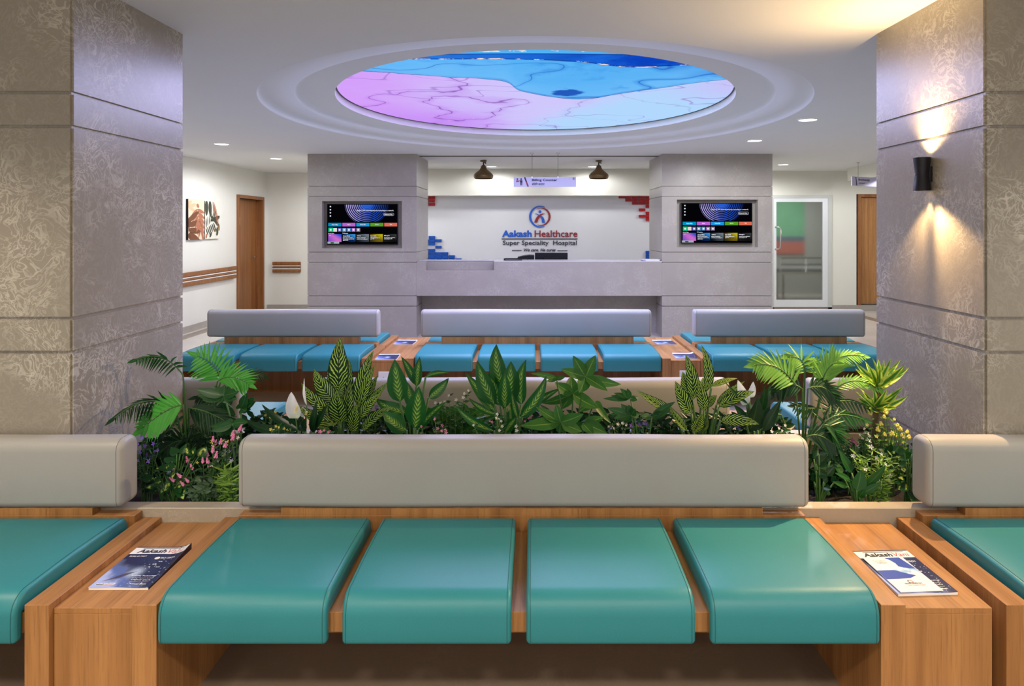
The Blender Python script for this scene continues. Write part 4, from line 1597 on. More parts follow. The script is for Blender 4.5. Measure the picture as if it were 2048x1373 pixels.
tube(bm, [(hx, YR - 0.015, hz1), (hx + 0.05, YR - 0.05, hz1), (hx + 0.085, YR - 0.07, hz1 - 0.03), (hx + 0.085, YR - 0.07, hz0 + 0.03),
          (hx + 0.05, YR - 0.05, hz0), (hx, YR - 0.015, hz0)], 0.013, 10)
obj('handle', bm, STEEL, lf_)
bm = nb()
box(bm, 4.53, 5.65, YR - 0.02, YR + 0.1, 0, 0.07)
obj('threshold', bm, FLOOR_BAND, root)

root = thing('door_3', None, None, (6.6, YR, 0), kind='structure')
bm = nb()
for x0, x1, z0, z1 in ((6.145, 6.205, 0.11, 2.21), (7.1, 7.16, 0.11, 2.21), (6.205, 7.1, 2.15, 2.21)):
    box(bm, x0, x1, YR - 0.02, YR + 0.1, z0, z1, bev=0.004, seg=1)
obj('door_frame', bm, WOOD_DOOR, root)
bm = nb()
box(bm, 6.21, 7.095, YR + 0.04, YR + 0.08, 0.125, 2.145)
lf_ = obj('door_leaf', bm, WOOD, root)
for z in (0.25, 0.95, 1.68, 1.95):
    bm = nb()
    tube(bm, [(6.205, YR + 0.03, z), (6.205, YR + 0.03, z + 0.1)], 0.009, 8)
    obj('hinge', bm, STEEL, lf_)


# ------------------------------------------------------------------ handrails and paintings
def handrail(label, a, b, wall):
    """a, b: ends along the wall; wall 'left' (x fixed) or 'back' (y fixed)."""
    root = thing('wall_handrail', label, 'handrail', (-5.2, (a + b) / 2, 0.8) if wall == 'left' else ((a + b) / 2, 12.67, 0.8))

    def bx(bm, d0, d1, z0, z1, bev=0.0):
        if wall == 'left':
            box(bm, -5.2 + d0, -5.2 + d1, a, b, z0, z1, bev, 3)
        else:
            box(bm, a, b, 12.67 - d1, 12.67 - d0, z0, z1, bev, 3)
    bm = nb()
    bx(bm, 0.0, 0.03, 0.71, 0.905, 0.008)
    obj('backing', bm, WOOD_DOOR, root)
    for z0, z1 in ((0.845, 0.912), (0.788, 0.818), (0.702, 0.762)):
        bm = nb()
        bx(bm, 0.03, 0.06, z0, z1, 0.01)
        obj('wood_rail', bm, WOOD_DOOR, root)
    for z0, z1 in ((0.822, 0.841), (0.766, 0.784)):
        bm = nb()
        bx(bm, 0.03, 0.05, z0, z1, 0.004)
        obj('white_stripe', bm, WHITE, root)


handrail('long brown handrail with two white stripes on the left wall below the paintings', 8.2, 11.28, 'left')
handrail('short brown handrail with two white stripes between the corner door and the pillar', -5.06, -4.52, 'back')

ART_A = plain('blush_canvas', srgb(232, 205, 180), 0.7)
ART_B = plain('terracotta_print', srgb(172, 110, 82), 0.7)
ART_C = plain('brown_print', srgb(112, 66, 38), 0.7)
ART_D = plain('sand_print', srgb(222, 182, 145), 0.7)
ART_E = plain('olive_print', srgb(60, 62, 48), 0.7)
ART_F = plain('cream_canvas', srgb(226, 222, 210), 0.7)
ART_G = plain('ochre_print', srgb(130, 102, 48), 0.7)


def painting(label, y0, y1, z0, z1, base, shapes):
    root = thing('wall_painting', label, 'painting', (-5.2, (y0 + y1) / 2, (z0 + z1) / 2))
    bm = nb()
    box(bm, -5.1995, -5.165, y0, y1, z0, z1)
    obj('stretcher', bm, BLACK, root)
    bm = nb()
    quad(bm, (-5.1645, y0, z0), (-5.1645, y1, z0), (-5.1645, y1, z1), (-5.1645, y0, z1))
    cv = obj('canvas', bm, base, root)
    mats = []
    bm = nb()
    for i, (m, poly) in enumerate(shapes):
        if m not in mats:
            mats.append(m)
        pts = [(min(1, max(0, u)), min(1, max(0, v))) for u, v in poly]
        try:
            f = bm.faces.new([bm.verts.new((-5.164 + 0.0004 * (i % 12), y0 + (y1 - y0) * u, z0 + (z1 - z0) * v)) for u, v in pts])
        except ValueError:
            continue
        f.material_index = mats.index(m)
    bmesh.ops.triangulate(bm, faces=bm.faces)
    bm.normal_update()
    for f in bm.faces:
        if f.normal.x < 0:
            f.normal_flip()
    obj('leaf_print', bm, mats, cv)


def lobe(u, v, a, l, w, n=8):
    """A rounded leaf lobe from (u, v) in direction a (degrees)."""
    c, s = math.cos(math.radians(a)), math.sin(math.radians(a))
    up, dn = [], []
    for i in range(n + 1):
        t_ = i / n
        ww = w * math.sin(PI * min(1, t_ * 0.92 + 0.08)) ** 0.7
        x, y = l * t_, ww
        up.append((u + x * c - y * s, v + x * s + y * c))
        dn.append((u + x * c + y * s, v + x * s - y * c))
    return up + dn[::-1]


sh = [(ART_D, lobe(0.2, 0.95, 200, 0.5, 0.06)), (ART_D, lobe(0.45, 0.88, 190, 0.5, 0.05)), (ART_D, lobe(0.4, 0.72, 170, 0.4, 0.04))]
for k in range(7):
    v = 0.75 - 0.075 * k
    u = 0.55 + 0.035 * k
    sh += [(ART_B, lobe(u, v, 205 + 6 * k, 0.42 - 0.02 * k, 0.05)), (ART_B, lobe(u, v, -10 - 9 * k, 0.46, 0.045))]
sh += [(ART_B, lobe(0.56, 0.80, 75, 0.1, 0.09)), (ART_A, lobe(0.55, 0.76, -62, 0.35, 0.008))]
for k in range(5):
    sh.append((ART_C, lobe(-0.05 + 0.03 * k, 0.45 - 0.1 * k, 20 - 12 * k, 0.75, 0.075)))
sh += [(ART_C, lobe(-0.02, 0.30, 60, 0.3, 0.12)), (ART_C, lobe(0.0, 0.10, 0, 0.35, 0.10)), (ART_A, lobe(0.02, 0.33, -10, 0.5, 0.02)),
       (ART_A, lobe(0.18, 0.13, -8, 0.5, 0.025))]
painting('tall wall painting of terracotta and brown split leaves on blush', 9.74, 10.215, 1.395, 2.012, ART_A, sh)
sh = [(ART_E, lobe(0.1, 1.02, -90, 0.42, 0.12)), (ART_E, lobe(0.32, 1.02, -84, 0.45, 0.11)), (ART_E, lobe(1.05, 0.60, 190, 0.72, 0.06)),
      (ART_E, lobe(0.42, 0.60, -25, 0.75, 0.055))]
for k in range(7):
    sh.append((ART_B, lobe(0.52 + 0.06 * k, 1.0 - 0.012 * k * k, -82 - 2 * k, 0.36, 0.02)))
for k in range(6):
    sh += [(ART_E, lobe(0.08 + 0.1 * k, 0.30 + 0.045 * k, 95 - 6 * k, 0.26, 0.026)), (ART_E, lobe(0.05 + 0.1 * k, 0.28 + 0.03 * k, -50, 0.26, 0.03))]
for k in range(7):
    sh.append((ART_G if k % 2 else ART_E, lobe(0.75 + 0.08 * (k % 3), 0.10 + 0.05 * k, 30 + 55 * k, 0.16, 0.05)))
sh += [(ART_B, lobe(0.05, 0.02, 60, 0.14, 0.05)), (ART_E, lobe(0.3, 0.05, 40, 0.2, 0.05))]
painting('tall wall painting of dark olive and rust leaves on cream', 10.235, 10.71, 1.40, 2.0, ART_F, sh)

# ------------------------------------------------------------------ room behind the glass door
root = thing('reflection_board', 'green and red board standing in for a reflection in the glass door', 'board', (5.75, 15.38, 1.6))  # coloured panels added in place of blurred reflections in the glass
bm = nb()
box(bm, 5.3, 6.42, 15.36, 15.398, 1.36, 2.25)
obj('upper_panel', bm, plain('pale_green_panel', srgb(120, 180, 138), 0.5, grain=0.3, gscale=2.0), root)['label'] = 'green upper panel'
bm = nb()
box(bm, 5.3, 6.42, 15.36, 15.398, 0.95, 1.24)
obj('lower_panel', bm, plain('coral_panel', srgb(196, 112, 96), 0.5), root)['label'] = 'coral red lower panel'
bm = nb()
box(bm, 5.3, 6.42, 15.36, 15.398, 1.24, 1.36)
obj('middle_strip', bm, plain('slate_panel', srgb(100, 115, 130), 0.5), root)
root = thing('reflection_stretcher', 'added grey stretcher shape standing in for seats reflected in the glass door', 'furniture', (5.9, 14.2, 0))  # made-up shape in place of seats mirrored faintly in the glass
bm = nb()
box(bm, 5.2, 7.1, 13.95, 14.5, 0.62, 0.70, bev=0.02)
obj('mattress', bm, plain('grey_vinyl', (0.25, 0.25, 0.25), 0.4), root)
bm = nb()
for z in (0.78, 0.92):
    tube(bm, [(5.3, 13.93, z), (7.0, 13.93, z)], 0.014, 8)
for x in (5.3, 5.85, 6.4, 7.0):
    tube(bm, [(x, 13.93, 0.62), (x, 13.93, 0.92)], 0.012, 8)
obj('side_rail', bm, STEEL, root)
bm = nb()
box(bm, 5.25, 7.05, 14.0, 14.45, 0.56, 0.615)
obj('frame', bm, STEEL, root)
for x in (5.4, 6.9):
    for y in (14.03, 14.42):
        bm = nb()
        tube(bm, [(x, y, 0.56), (x, y, 0.06)], 0.018, 8)
        lathe(bm, [(0.03, 0.0), (0.045, 0.02), (0.03, 0.06)], x, y, 12)
        obj('leg', bm, STEEL, root)
lamp('inner_room_fill', 'AREA', (5.9, 14.0, CEIL - 0.05), 35, COOL, aim=(5.9, 14.0, 0), size=0.5)  # unseen lamp added to brighten the room behind the glass


# ------------------------------------------------------------------ plants
def leaf_mat(name, fn, rough=0.38, trans=0.18):
    t = NT(name)
    u, v, _ = t.xyz(t.uv())
    a = t.math('MULTIPLY', t.math('ABSOLUTE', t.math('SUBTRACT', u, 0.5)), 2.0)
    nz = t.noise(t.objc(), 22.0, 3.0, 0.6)
    c = fn(t, u, v, a, nz)
    p = t.n('ShaderNodeBsdfPrincipled', {'Base Color': c, 'Roughness': rough, 'Specular IOR Level': 0.3})
    tr = t.n('ShaderNodeBsdfTranslucent', {'Color': c})
    mx = t.n('ShaderNodeMixShader', {0: trans, 1: p.outputs[0], 2: tr.outputs[0]})
    t.t.links.new(mx.outputs[0], t.out.inputs[0])
    return t.m


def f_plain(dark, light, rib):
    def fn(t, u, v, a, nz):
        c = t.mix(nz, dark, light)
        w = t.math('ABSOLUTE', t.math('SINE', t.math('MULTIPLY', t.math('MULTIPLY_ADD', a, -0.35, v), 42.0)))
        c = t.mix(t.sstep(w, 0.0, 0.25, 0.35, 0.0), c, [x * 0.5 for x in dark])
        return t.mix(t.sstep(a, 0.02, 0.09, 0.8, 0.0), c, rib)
    return fn


def f_zebra(t, u, v, a, nz):
    base = t.mix(nz, (0.002, 0.022, 0.006), (0.004, 0.036, 0.008))
    ph = t.math('MULTIPLY_ADD', nz, 0.22, t.math('MULTIPLY_ADD', a, -0.30, v))
    s = t.math('SINE', t.math('MULTIPLY', ph, 62.0))
    m = t.math('MULTIPLY', t.sstep(s, 0.30, 0.62), t.sstep(a, 0.93, 0.82))
    m = t.math('MULTIPLY', m, t.sstep(a, 0.03, 0.08))
    return t.mix(m, base, (0.42, 0.64, 0.10))


def f_dieff(t, u, v, a, nz):
    base = t.mix(nz, (0.006, 0.072, 0.012), (0.014, 0.125, 0.02))
    s = t.math('SINE', t.math('MULTIPLY', t.math('MULTIPLY_ADD', a, -0.34, v), 60.0))
    wv = t.sstep(s, -0.2, 0.8)
    m = t.math('MULTIPLY', t.sstep(t.math('MULTIPLY_ADD', nz, 0.5, a), 0.75, 0.30), t.math('MULTIPLY_ADD', wv, 0.7, 0.12))
    m = t.math('MULTIPLY', m, t.sstep(v, 0.98, 0.7))
    c = t.mix(m, base, (0.40, 0.66, 0.11))
    return t.mix(t.sstep(a, 0.015, 0.05, 0.5, 0.0), c, (0.05, 0.16, 0.03))


def f_pothos(t, u, v, a, nz):
    base = t.mix(nz, (0.006, 0.046, 0.010), (0.015, 0.09, 0.018))
    m = t.math('MULTIPLY', t.sstep(nz, 0.54, 0.60), t.sstep(a, 0.75, 0.3))
    return t.mix(m, base, (0.55, 0.68, 0.14))


def f_stripe(t, u, v, a, nz):
    c = t.mix(t.sstep(a, 0.25, 0.55), (0.05, 0.2, 0.02), (0.42, 0.55, 0.08))
    return t.mix(t.sstep(nz, 0.5, 0.6, 0, 0.6), c, (0.03, 0.16, 0.02))


L_ZEBRA = leaf_mat('zebra_striped_leaf', f_zebra)
L_DIEFF = leaf_mat('pale_centred_leaf', f_dieff)
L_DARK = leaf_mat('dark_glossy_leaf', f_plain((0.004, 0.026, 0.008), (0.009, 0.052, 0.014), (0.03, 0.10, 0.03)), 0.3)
L_MID = leaf_mat('mid_green_leaf', f_plain((0.010, 0.066, 0.015), (0.022, 0.115, 0.024), (0.08, 0.2, 0.05)))
L_BRIGHT = leaf_mat('bright_palm_leaf', f_plain((0.05, 0.30, 0.035), (0.085, 0.42, 0.05), (0.14, 0.5, 0.08)))
L_SCHEF = leaf_mat('umbrella_leaf', f_plain((0.022, 0.105, 0.014), (0.044, 0.18, 0.024), (0.2, 0.34, 0.07)))
L_OLIVE = leaf_mat('small_olive_leaf', f_plain((0.018, 0.055, 0.012), (0.045, 0.12, 0.025), (0.08, 0.16, 0.04)), 0.5)
L_LIME = leaf_mat('lime_leaf', f_plain((0.12, 0.28, 0.03), (0.26, 0.44, 0.07), (0.3, 0.45, 0.1)), 0.5)
L_POTHOS = leaf_mat('splashed_leaf', f_pothos)
L_DRAC = leaf_mat('yellow_striped_blade', f_stripe)
STEM = plain('green_stem', (0.05, 0.14, 0.025), 0.5)
TRUNK = plain('ringed_trunk', (0.13, 0.085, 0.04), 0.8, grain=0.5, gscale=60, bump=0.5)
SPATHE = leaf_mat('white_spathe', lambda t, u, v, a, nz: t.mix(t.sstep(v, 0.0, 0.3), (0.62, 0.74, 0.5), (0.84, 0.84, 0.78)), 0.5, 0.25)
SPADIX = plain('cream_spadix', (0.75, 0.68, 0.34), 0.7, grain=0.3, gscale=300, bump=0.4)
F_PINK = plain('pink_petal', srgb(245, 150, 196), 0.6)
F_PURPLE = plain('purple_petal', srgb(128, 88, 214), 0.6)
F_LILAC = plain('pale_lilac_petal', srgb(198, 184, 240), 0.6)
F_WHITE = plain('white_petal', (0.85, 0.85, 0.82), 0.6)
F_YELLOW = plain('yellow_petal', srgb(246, 232, 116), 0.6)
F_PLUM = plain('plum_petal', srgb(96, 20, 84), 0.6)

VIEW = Vector((0, -0.86, 0.5)).normalized()
rnd = random.Random(11)


def blade(bm, B, T, width, bow=0.0, out=0.12, roll=0.0, fold=0.22, mi=0, n=9, prof='leaf', sag=0.0):
    """A leaf blade from base B to tip T.  bow bends it sideways in the upright plane, out arches it towards the viewer."""
    uvl = bm.loops.layers.uv.verify()
    B, T = Vector(B), Vector(T)
    d = T - B
    L = d.length
    perp = Vector((-d.z, 0, d.x))
    if perp.length > 1e-6:
        perp.normalize()
    Cc = (B + T) / 2 + perp * bow * L + Vector((0, -out * L, sag * L))
    rows = []
    for i in range(n + 1):
        s = i / n
        p = B * (1 - s) ** 2 + Cc * 2 * s * (1 - s) + T * s * s
        t_ = ((Cc - B) * (1 - s) + (T - Cc) * s)
        t_ = t_.normalized() if t_.length > 1e-9 else d.normalized()
        N = (VIEW - t_ * VIEW.dot(t_))
        if N.length < 0.05:
            N = Vector((0, 0, 1)) - t_ * t_.z
        N.normalize()
        W_ = t_.cross(N).normalized()
        if roll:
            c, sn = math.cos(roll), math.sin(roll)
            W_, N = W_ * c + N * sn, N * c - W_ * sn
        if prof == 'leaf':
            w = (math.sin(PI * min(1.0, s ** 0.78)) ** 0.8) * (1 - 0.25 * s)
        elif prof == 'heart':
            w = (math.sin(PI * min(1.0, s ** 0.6)) ** 0.75)
        else:
            w = min(1.0, s * 7 + 0.25) * (1 - s ** 2.2)
        w = max(w, 0.015) * width * 0.62
        wav = 0.06 * math.sin(s * 9 + B.x * 40)
        rows.append([bm.verts.new(p + W_ * (w * k) + N * (fold * w * abs(k) ** 1.3 * (1 + wav * 3) - 0.1 * w)) for k in (-1, -0.5, 0, 0.5, 1)])
    for i in range(n):
        for j in range(4):
            f = bm.faces.new((rows[i][j], rows[i][j + 1], rows[i + 1][j + 1], rows[i + 1][j]))
            f.material_index = mi
            f.smooth = True
            for l, q in zip(f.loops, ((j, i), (j + 1, i), (j + 1, i + 1), (j, i + 1))):
                l[uvl].uv = (q[0] / 4, q[1] / n)


def stalk(bm, A, B, r=0.004, side=0.0, mi=0):
    A, B = Vector(A), Vector(B)
    m = (A + B) / 2
    m.x += (A.x - B.x) * 0.25 + side
    pts = [A * (1 - s) ** 2 + m * 2 * s * (1 - s) + B * s * s for s in (0, .2, .4, .6, .8, 1)]
    tube(bm, pts, [r * 1.3, r * 1.2, r * 1.1, r, r * .9, r * .8], 6, mi)


ZM = {2: (480, 640, 4.876), 3: (820, 640, 4.876), 4: (1160, 640, 4.876), 1: (200, 640, 3.614), 5: (1480, 640, 3.613), 6: (200, 820, 6.24), 7: (1580, 820, 6.24)}


def Q(z, x, y, Y):
    ox, oy, s = ZM[z]
    return P(ox + x / s, oy + y / s, Y)


SOIL = 0.395


def soil(z, x, Y):
    p = Q(z, x, 0, Y)
    return Vector((p.x, Y, SOIL))


def big_leaf_plant(name, label, cat, z, bx, Y, mat, leaves, group=None, rs=1, prof='leaf', out=0.12, stem_r=0.006, spread=0.09):
    """leaves: (blade base x, y, tip x, y, width) in zoom pixels, plus optional bow."""
    r = random.Random(rs)
    S = soil(z, bx, Y)
    root = thing(name, label, cat, S, group=group)
    bm, bs = nb(), nb()
    for i, lv in enumerate(leaves):
        x0, y0, x1, y1, w = lv[:5]
        bow = lv[5] if len(lv) > 5 else r.uniform(-0.06, 0.06)
        yb = Y + r.uniform(-0.4, 0.4) * spread
        yt = Y + r.uniform(-1, 1) * spread - (0.03 if y1 > y0 else 0)
        if len(lv) > 6:
            yb, yt = Y + lv[6], Y + lv[6] * 1.5
        B, T = Q(z, x0, y0, yb), Q(z, x1, y1, yt)
        B.z = max(B.z, SOIL + 0.01)
        T.z = max(T.z, SOIL + 0.02)
        blade(bm, B, T, w / ZM[z][2] * Y / FPX, bow, out, r.uniform(-0.35, 0.35), 0.22, 0, 10, prof)
        if (B - S).length > 0.03:
            stalk(bs, S + Vector((r.uniform(-.015, .015), r.uniform(-.015, .015), 0)), B, stem_r)
    obj('foliage', bm, mat, root)
    if bs.verts:
        obj('stem', bs, STEM, root)
    else:
        bs.free()
    return root


big_leaf_plant('striped_leaf_plant', 'tall plant with yellow-striped zebra leaves left of centre, beside the white lilies', 'plant', 2, 1010, 2.98, L_ZEBRA, [
    (965, 690, 975, 175, 175, 0.0, 0.0), (935, 800, 726, 483, 150, 0.10, 0.02), (900, 900, 600, 618, 105, 0.12, -0.02), (960, 1010, 562, 832, 105, 0.12, -0.06),
    (985, 1010, 945, 690, 160, 0.05, -0.09), (1010, 830, 1060, 375, 130, -0.08, 0.06), (1160, 850, 1302, 303, 130, 0.10, 0.02), (1165, 880, 1318, 438, 110, 0.06, -0.03),
    (1200, 850, 1342, 543, 95, 0.05, 0.05), (1185, 900, 1462, 600, 80, 0.05, -0.02), (1165, 960, 1385, 716, 105, 0.12, -0.07), (1190, 1080, 1505, 850, 95, 0.18, -0.05),
    (1095, 1100, 1135, 815, 110, 0.0, -0.1), (940, 760, 1000, 590, 120, 0.05, 0.04), (880, 1090, 760, 1040, 70), (1050, 1010, 1085, 600, 120, 0.05, 0.03),
    (890, 620, 905, 390, 90, 0.0, 0.09)], 'plants with zebra-striped leaves', 2)
big_leaf_plant('pale_centred_plant', 'dark green plant with pale-centred leaves, right of the tall zebra-striped plant', 'plant', 2, 1680, 2.92, L_DIEFF, [
    (1560, 800, 1508, 385, 175, 0.0, -0.03), (1720, 650, 1752, 362, 100, 0.0, 0.06), (1725, 640, 1572, 358, 80, -0.08, 0.08), (1810, 560, 2045, 520, 55, 0.2, 0.0),
    (1700, 1060, 1745, 650, 200, -0.03, -0.08), (1840, 760, 2036, 568, 105, -0.1, 0.02), (1640, 900, 1322, 768, 125, 0.14, 0.03), (1625, 1080, 1395, 890, 160, 0.06, -0.06),
    (1730, 1080, 2010, 800, 90, 0.1, -0.04), (1690, 860, 1625, 600, 110, 0.0, 0.1), (1600, 1000, 1390, 930, 80, 0.1, 0.05), (1700, 1090, 1730, 1000, 60)],
    'plants with pale-centred leaves', 3)
big_leaf_plant('pale_centred_plant', 'tallest bright green plant with pale-centred leaves at the middle of the planter', 'plant', 3, 960, 2.95, L_DIEFF, [
    (820, 830, 655, 398, 150, 0.05, -0.02), (900, 640, 843, 238, 150, 0.12, 0.05), (935, 820, 985, 405, 190, -0.06, 0.0), (925, 860, 928, 510, 120, 0.02, -0.08),
    (880, 840, 775, 480, 130, 0.0, 0.04), (1085, 830, 1132, 388, 130, 0.16, 0.0), (1075, 950, 1330, 545, 115, -0.14, -0.04), (1110, 900, 1475, 665, 85, 0.08, 0.04),
    (830, 900, 540, 518, 105, -0.04, 0.02), (830, 920, 573, 765, 65, 0.1, 0.06), (820, 1085, 440, 835, 75, 0.12, -0.05), (930, 1095, 1042, 945, 85, 0.05, -0.1),
    (1050, 960, 990, 700, 70, 0.05, -0.02), (985, 1000, 975, 820, 70, 0.0, 0.08)], 'plants with pale-centred leaves', 5)
big_leaf_plant('striped_leaf_plant', 'plant with narrow curling zebra-striped leaves right of centre, beside the second lilies', 'plant', 4, 1170, 2.95, L_ZEBRA, [
    (1235, 700, 1180, 243, 90, -0.16, 0.0), (1100, 780, 1028, 338, 115, -0.10, -0.02), (1060, 740, 1000, 508, 100, 0.0, 0.06), (1085, 920, 928, 598, 130, 0.05, -0.03),
    (1210, 890, 1152, 578, 100, -0.02, -0.05), (900, 880, 553, 688, 85, 0.06, 0.03), (1280, 650, 1535, 572, 60, 0.12, 0.06), (1330, 830, 1605, 600, 70, 0.1, 0.03),
    (1355, 850, 1702, 700, 105, 0.14, -0.04), (1370, 985, 1745, 1020, 105, 0.16, -0.09), (1050, 1080, 870, 835, 85, 0.08, -0.03), (1110, 1095, 1192, 918, 115, 0.0, -0.1),
    (1215, 850, 1335, 735, 80, 0.08, 0.0), (1180, 760, 1200, 560, 80, 0.0, 0.08), (1190, 1090, 1240, 960, 70), (1010, 1090, 1000, 960, 60)],
    'plants with zebra-striped leaves', 6)


def spathe(root, z, x0, y0, x1, y1, w, Y, S, spad, roll=0.0, label=None):
    B, T = Q(z, x0, y0, Y), Q(z, x1, y1, Y - 0.01)
    bm = nb()
    blade(bm, B, T, w / ZM[z][2] * Y / FPX, 0.03, 0.04, roll, 0.55, 0, 12, 'heart')
    o = obj('flower', bm, SPATHE, root)
    o['label'] = 'white lily flower'
    if spad:
        bm = nb()
        a, b = Q(z, spad[0], spad[1], Y - 0.025), Q(z, spad[2], spad[3], Y - 0.03)
        tube(bm, [a, a + (b - a) * .5, b - (b - a) * .1, b], [0.0052, 0.0055, 0.005, 0.0025], 10)
        obj('spadix', bm, SPADIX, o)
    bm = nb()
    stalk(bm, S, B, 0.003)
    obj('flower_stem', bm, STEM, root)


pl = big_leaf_plant('peace_lily', 'peace lily with two upright white flowers left of the tall zebra-striped plant', 'plant', 2, 620, 2.86, L_DARK, [
    (575, 1085, 212, 822, 70, 0.06), (490, 1060, 20, 948, 85, 0.16), (620, 1100, 640, 960, 80), (690, 1090, 745, 795, 75), (700, 1095, 855, 825, 85), (560, 1060, 470, 880, 75),
    (640, 1090, 560, 960, 80), (600, 1090, 600, 920, 80)], 'white-flowered peace lilies', 8)
SP = soil(2, 620, 2.86)
spathe(pl, 2, 545, 962, 500, 705, 112, 2.84, SP, (540, 905, 553, 840))
spathe(pl, 2, 652, 835, 628, 568, 45, 2.88, SP, None, 0.9)
spathe(pl, 2, 640, 945, 610, 850, 60, 2.90, SP, (640, 925, 650, 895))
spathe(pl, 2, 770, 880, 765, 830, 30, 2.95, SP, None)
pl = big_leaf_plant('peace_lily', 'peace lily with a pair of white flowers at the right, below the middle-row bench', 'plant', 4, 1700, 2.90, L_DARK, [
    (1650, 1095, 1735, 750, 150, -0.05), (1735, 1080, 1856, 628, 110, 0.04), (1790, 1090, 1962, 775, 85, 0.06), (1620, 1000, 1500, 830, 80), (1700, 1090, 1600, 930, 90),
    (1640, 820, 1410, 600, 40, 0.08), (1760, 900, 1800, 640, 70)], 'white-flowered peace lilies', 9)
SP = soil(4, 1700, 2.90)
spathe(pl, 4, 1622, 830, 1538, 588, 85, 2.92, SP, None, 0.2)
spathe(pl, 4, 1655, 760, 1690, 603, 70, 2.96, SP, None, -0.3)

# umbrella plant with leaves like open hands
S = soil(3, 1560, 3.0)
root = thing('umbrella_plant', 'umbrella plant with leaves fanned like open hands right of the tallest middle plant', 'plant', S)
bm, bs = nb(), nb()
for (cx_, cy_, Y, tips) in (
        (1710, 555, 2.95, [(1590, 350, 110), (1810, 345, 110), (1468, 480, 90), (2060, 630, 95), (1927, 695, 95), (1648, 712, 120)]),
        (1470, 1000, 2.86, [(1228, 848, 95), (1078, 1035, 130), (1692, 918, 105), (1680, 1090, 120), (1425, 820, 90), (1455, 1110, 90)]),
        (1590, 720, 3.02, [(1280, 812, 80), (1475, 872, 95), (1842, 862, 125), (1415, 610, 110), (1572, 548, 125), (1720, 640, 100)]),
        (1690, 1010, 2.9, [(1892, 950, 90), (1925, 1112, 120), (1790, 1120, 100), (1600, 1110, 90)]),
        (1430, 575, 3.0, [(1178, 524, 50), (1515, 558, 45), (1330, 600, 45), (1400, 540, 30)]),
        (1800, 800, 3.05, [(1960, 1010, 70), (1900, 900, 80), (1640, 900, 70)])):
    c = Q(3, cx_, cy_, Y)
    for tx, ty, w in tips:
        yt = Y + rnd.uniform(-0.05, 0.05)
        blade(bm, c, Q(3, tx, ty, yt), w / 4.876 * Y / FPX, rnd.uniform(-.08, .08), 0.06, rnd.uniform(-.3, .3), 0.2, 0, 8)
    stalk(bs, S, c, 0.004)
obj('foliage', bm, L_SCHEF, root)
obj('stem', bs, STEM, root)


def frond(root, z, pts, Y, mat, ll, n=13, w=0.020, droop=0.35, start=0.28, S=None, ang=0.65, flip=1, yoff=(0, 0, 0), sides=(1, -1), name='frond'):
    """A feathered leaf: pts are three zoom pixels along the midrib (base, middle, tip); ll is the leaflet length in m."""
    A, M, T = [Q(z, x, y, Y + yo) for (x, y), yo in zip(pts, yoff)]
    Cc = M * 2 - (A + T) / 2
    bm = nb()
    uvl = bm.loops.layers.uv.verify()
    f_ = lambda s: A * (1 - s) ** 2 + Cc * 2 * s * (1 - s) + T * s * s
    path = [f_(i / 14) for i in range(15)]
    if S is not None:
        m = (S + A) / 2
        m.x = S.x * 0.6 + A.x * 0.4
        path = [S * (1 - s) ** 2 + m * 2 * s * (1 - s) + A * s * s for s in (0, .2, .4, .6, .8)] + path
    k = len(path)
    tube(bm, path, [0.0042 - 0.0028 * i / k for i in range(k)], 6, 1)
    for i in range(n):
        s = start + (1 - start) * (i + 0.5) / n
        p = f_(s)
        t_ = (f_(min(1, s + .02)) - f_(s - .02)).normalized()
        N = VIEW - t_ * VIEW.dot(t_)
        N = N.normalized() if N.length > 0.05 else Vector((0, 0, 1))
        side = t_.cross(N).normalized()
        L = ll * (0.62 + 0.38 * math.sin(PI * min(1, (s - start) / (1 - start) * 0.85 + 0.15))) * (1 - 0.45 * max(0, (s - 0.75) / 0.25))
        for sg in sides:
            d = side * sg * math.cos(ang) + t_ * math.sin(ang + 0.35 * s) + Vector((0, 0, -droop)) + N * 0.12
            d = d.normalized() * L
            d += Vector((rnd.uniform(-1, 1), rnd.uniform(-1, 1), rnd.uniform(-1, 1))) * L * 0.05
            blade(bm, p, p + d, w * 0.62, 0.0, 0.02, rnd.uniform(-.25, .25), 0.25, 0, 5, 'blade', sag=0.06)
    # end leaflet
    blade(bm, T, T + (T - f_(0.9)).normalized() * ll * 0.5, w, 0, 0, 0, 0.2, 0, 5, 'blade')
    return obj(name, bm, [mat, STEM], root)


# palm at the left pillar
S = soil(1, 660, 3.05)
root = thing('palm_plant', 'bright green palm leaning against the left foreground pillar', 'plant', S)
frond(root, 1, [(600, 400), (450, 275), (262, 290)], 3.0, L_MID, 0.075, 13, 0.017, 1.0, 0.15, S, yoff=(0, -.05, -.12))
frond(root, 1, [(545, 640), (340, 590), (105, 712)], 2.95, L_DARK, 0.095, 14, 0.017, 0.9, 0.1, S, yoff=(0, -.08, -.2))
frond(root, 1, [(600, 615), (470, 665), (300, 790)], 2.86, L_BRIGHT, 0.125, 11, 0.026, 0.30, 0.02, S, 0.55)
frond(root, 1, [(872, 450), (830, 340), (705, 262)], 3.05, L_BRIGHT, 0.115, 12, 0.020, 0.45, 0.05, S, 0.5)
frond(root, 1, [(850, 445), (950, 415), (1070, 462)], 3.0, L_BRIGHT, 0.10, 13, 0.019, 0.22, 0.02, S, 0.75)
frond(root, 1, [(1040, 400), (1110, 392), (1185, 412)], 3.2, L_DARK, 0.06, 7, 0.010, 0.2, 0.02, S, 0.9)
frond(root, 1, [(960, 640), (820, 560), (700, 560)], 3.15, L_DARK, 0.10, 11, 0.017, 0.9, 0.02, S)
frond(root, 1, [(640, 640), (780, 670), (950, 760)], 2.95, L_DARK, 0.11, 13, 0.02, 0.6, 0.02, S)
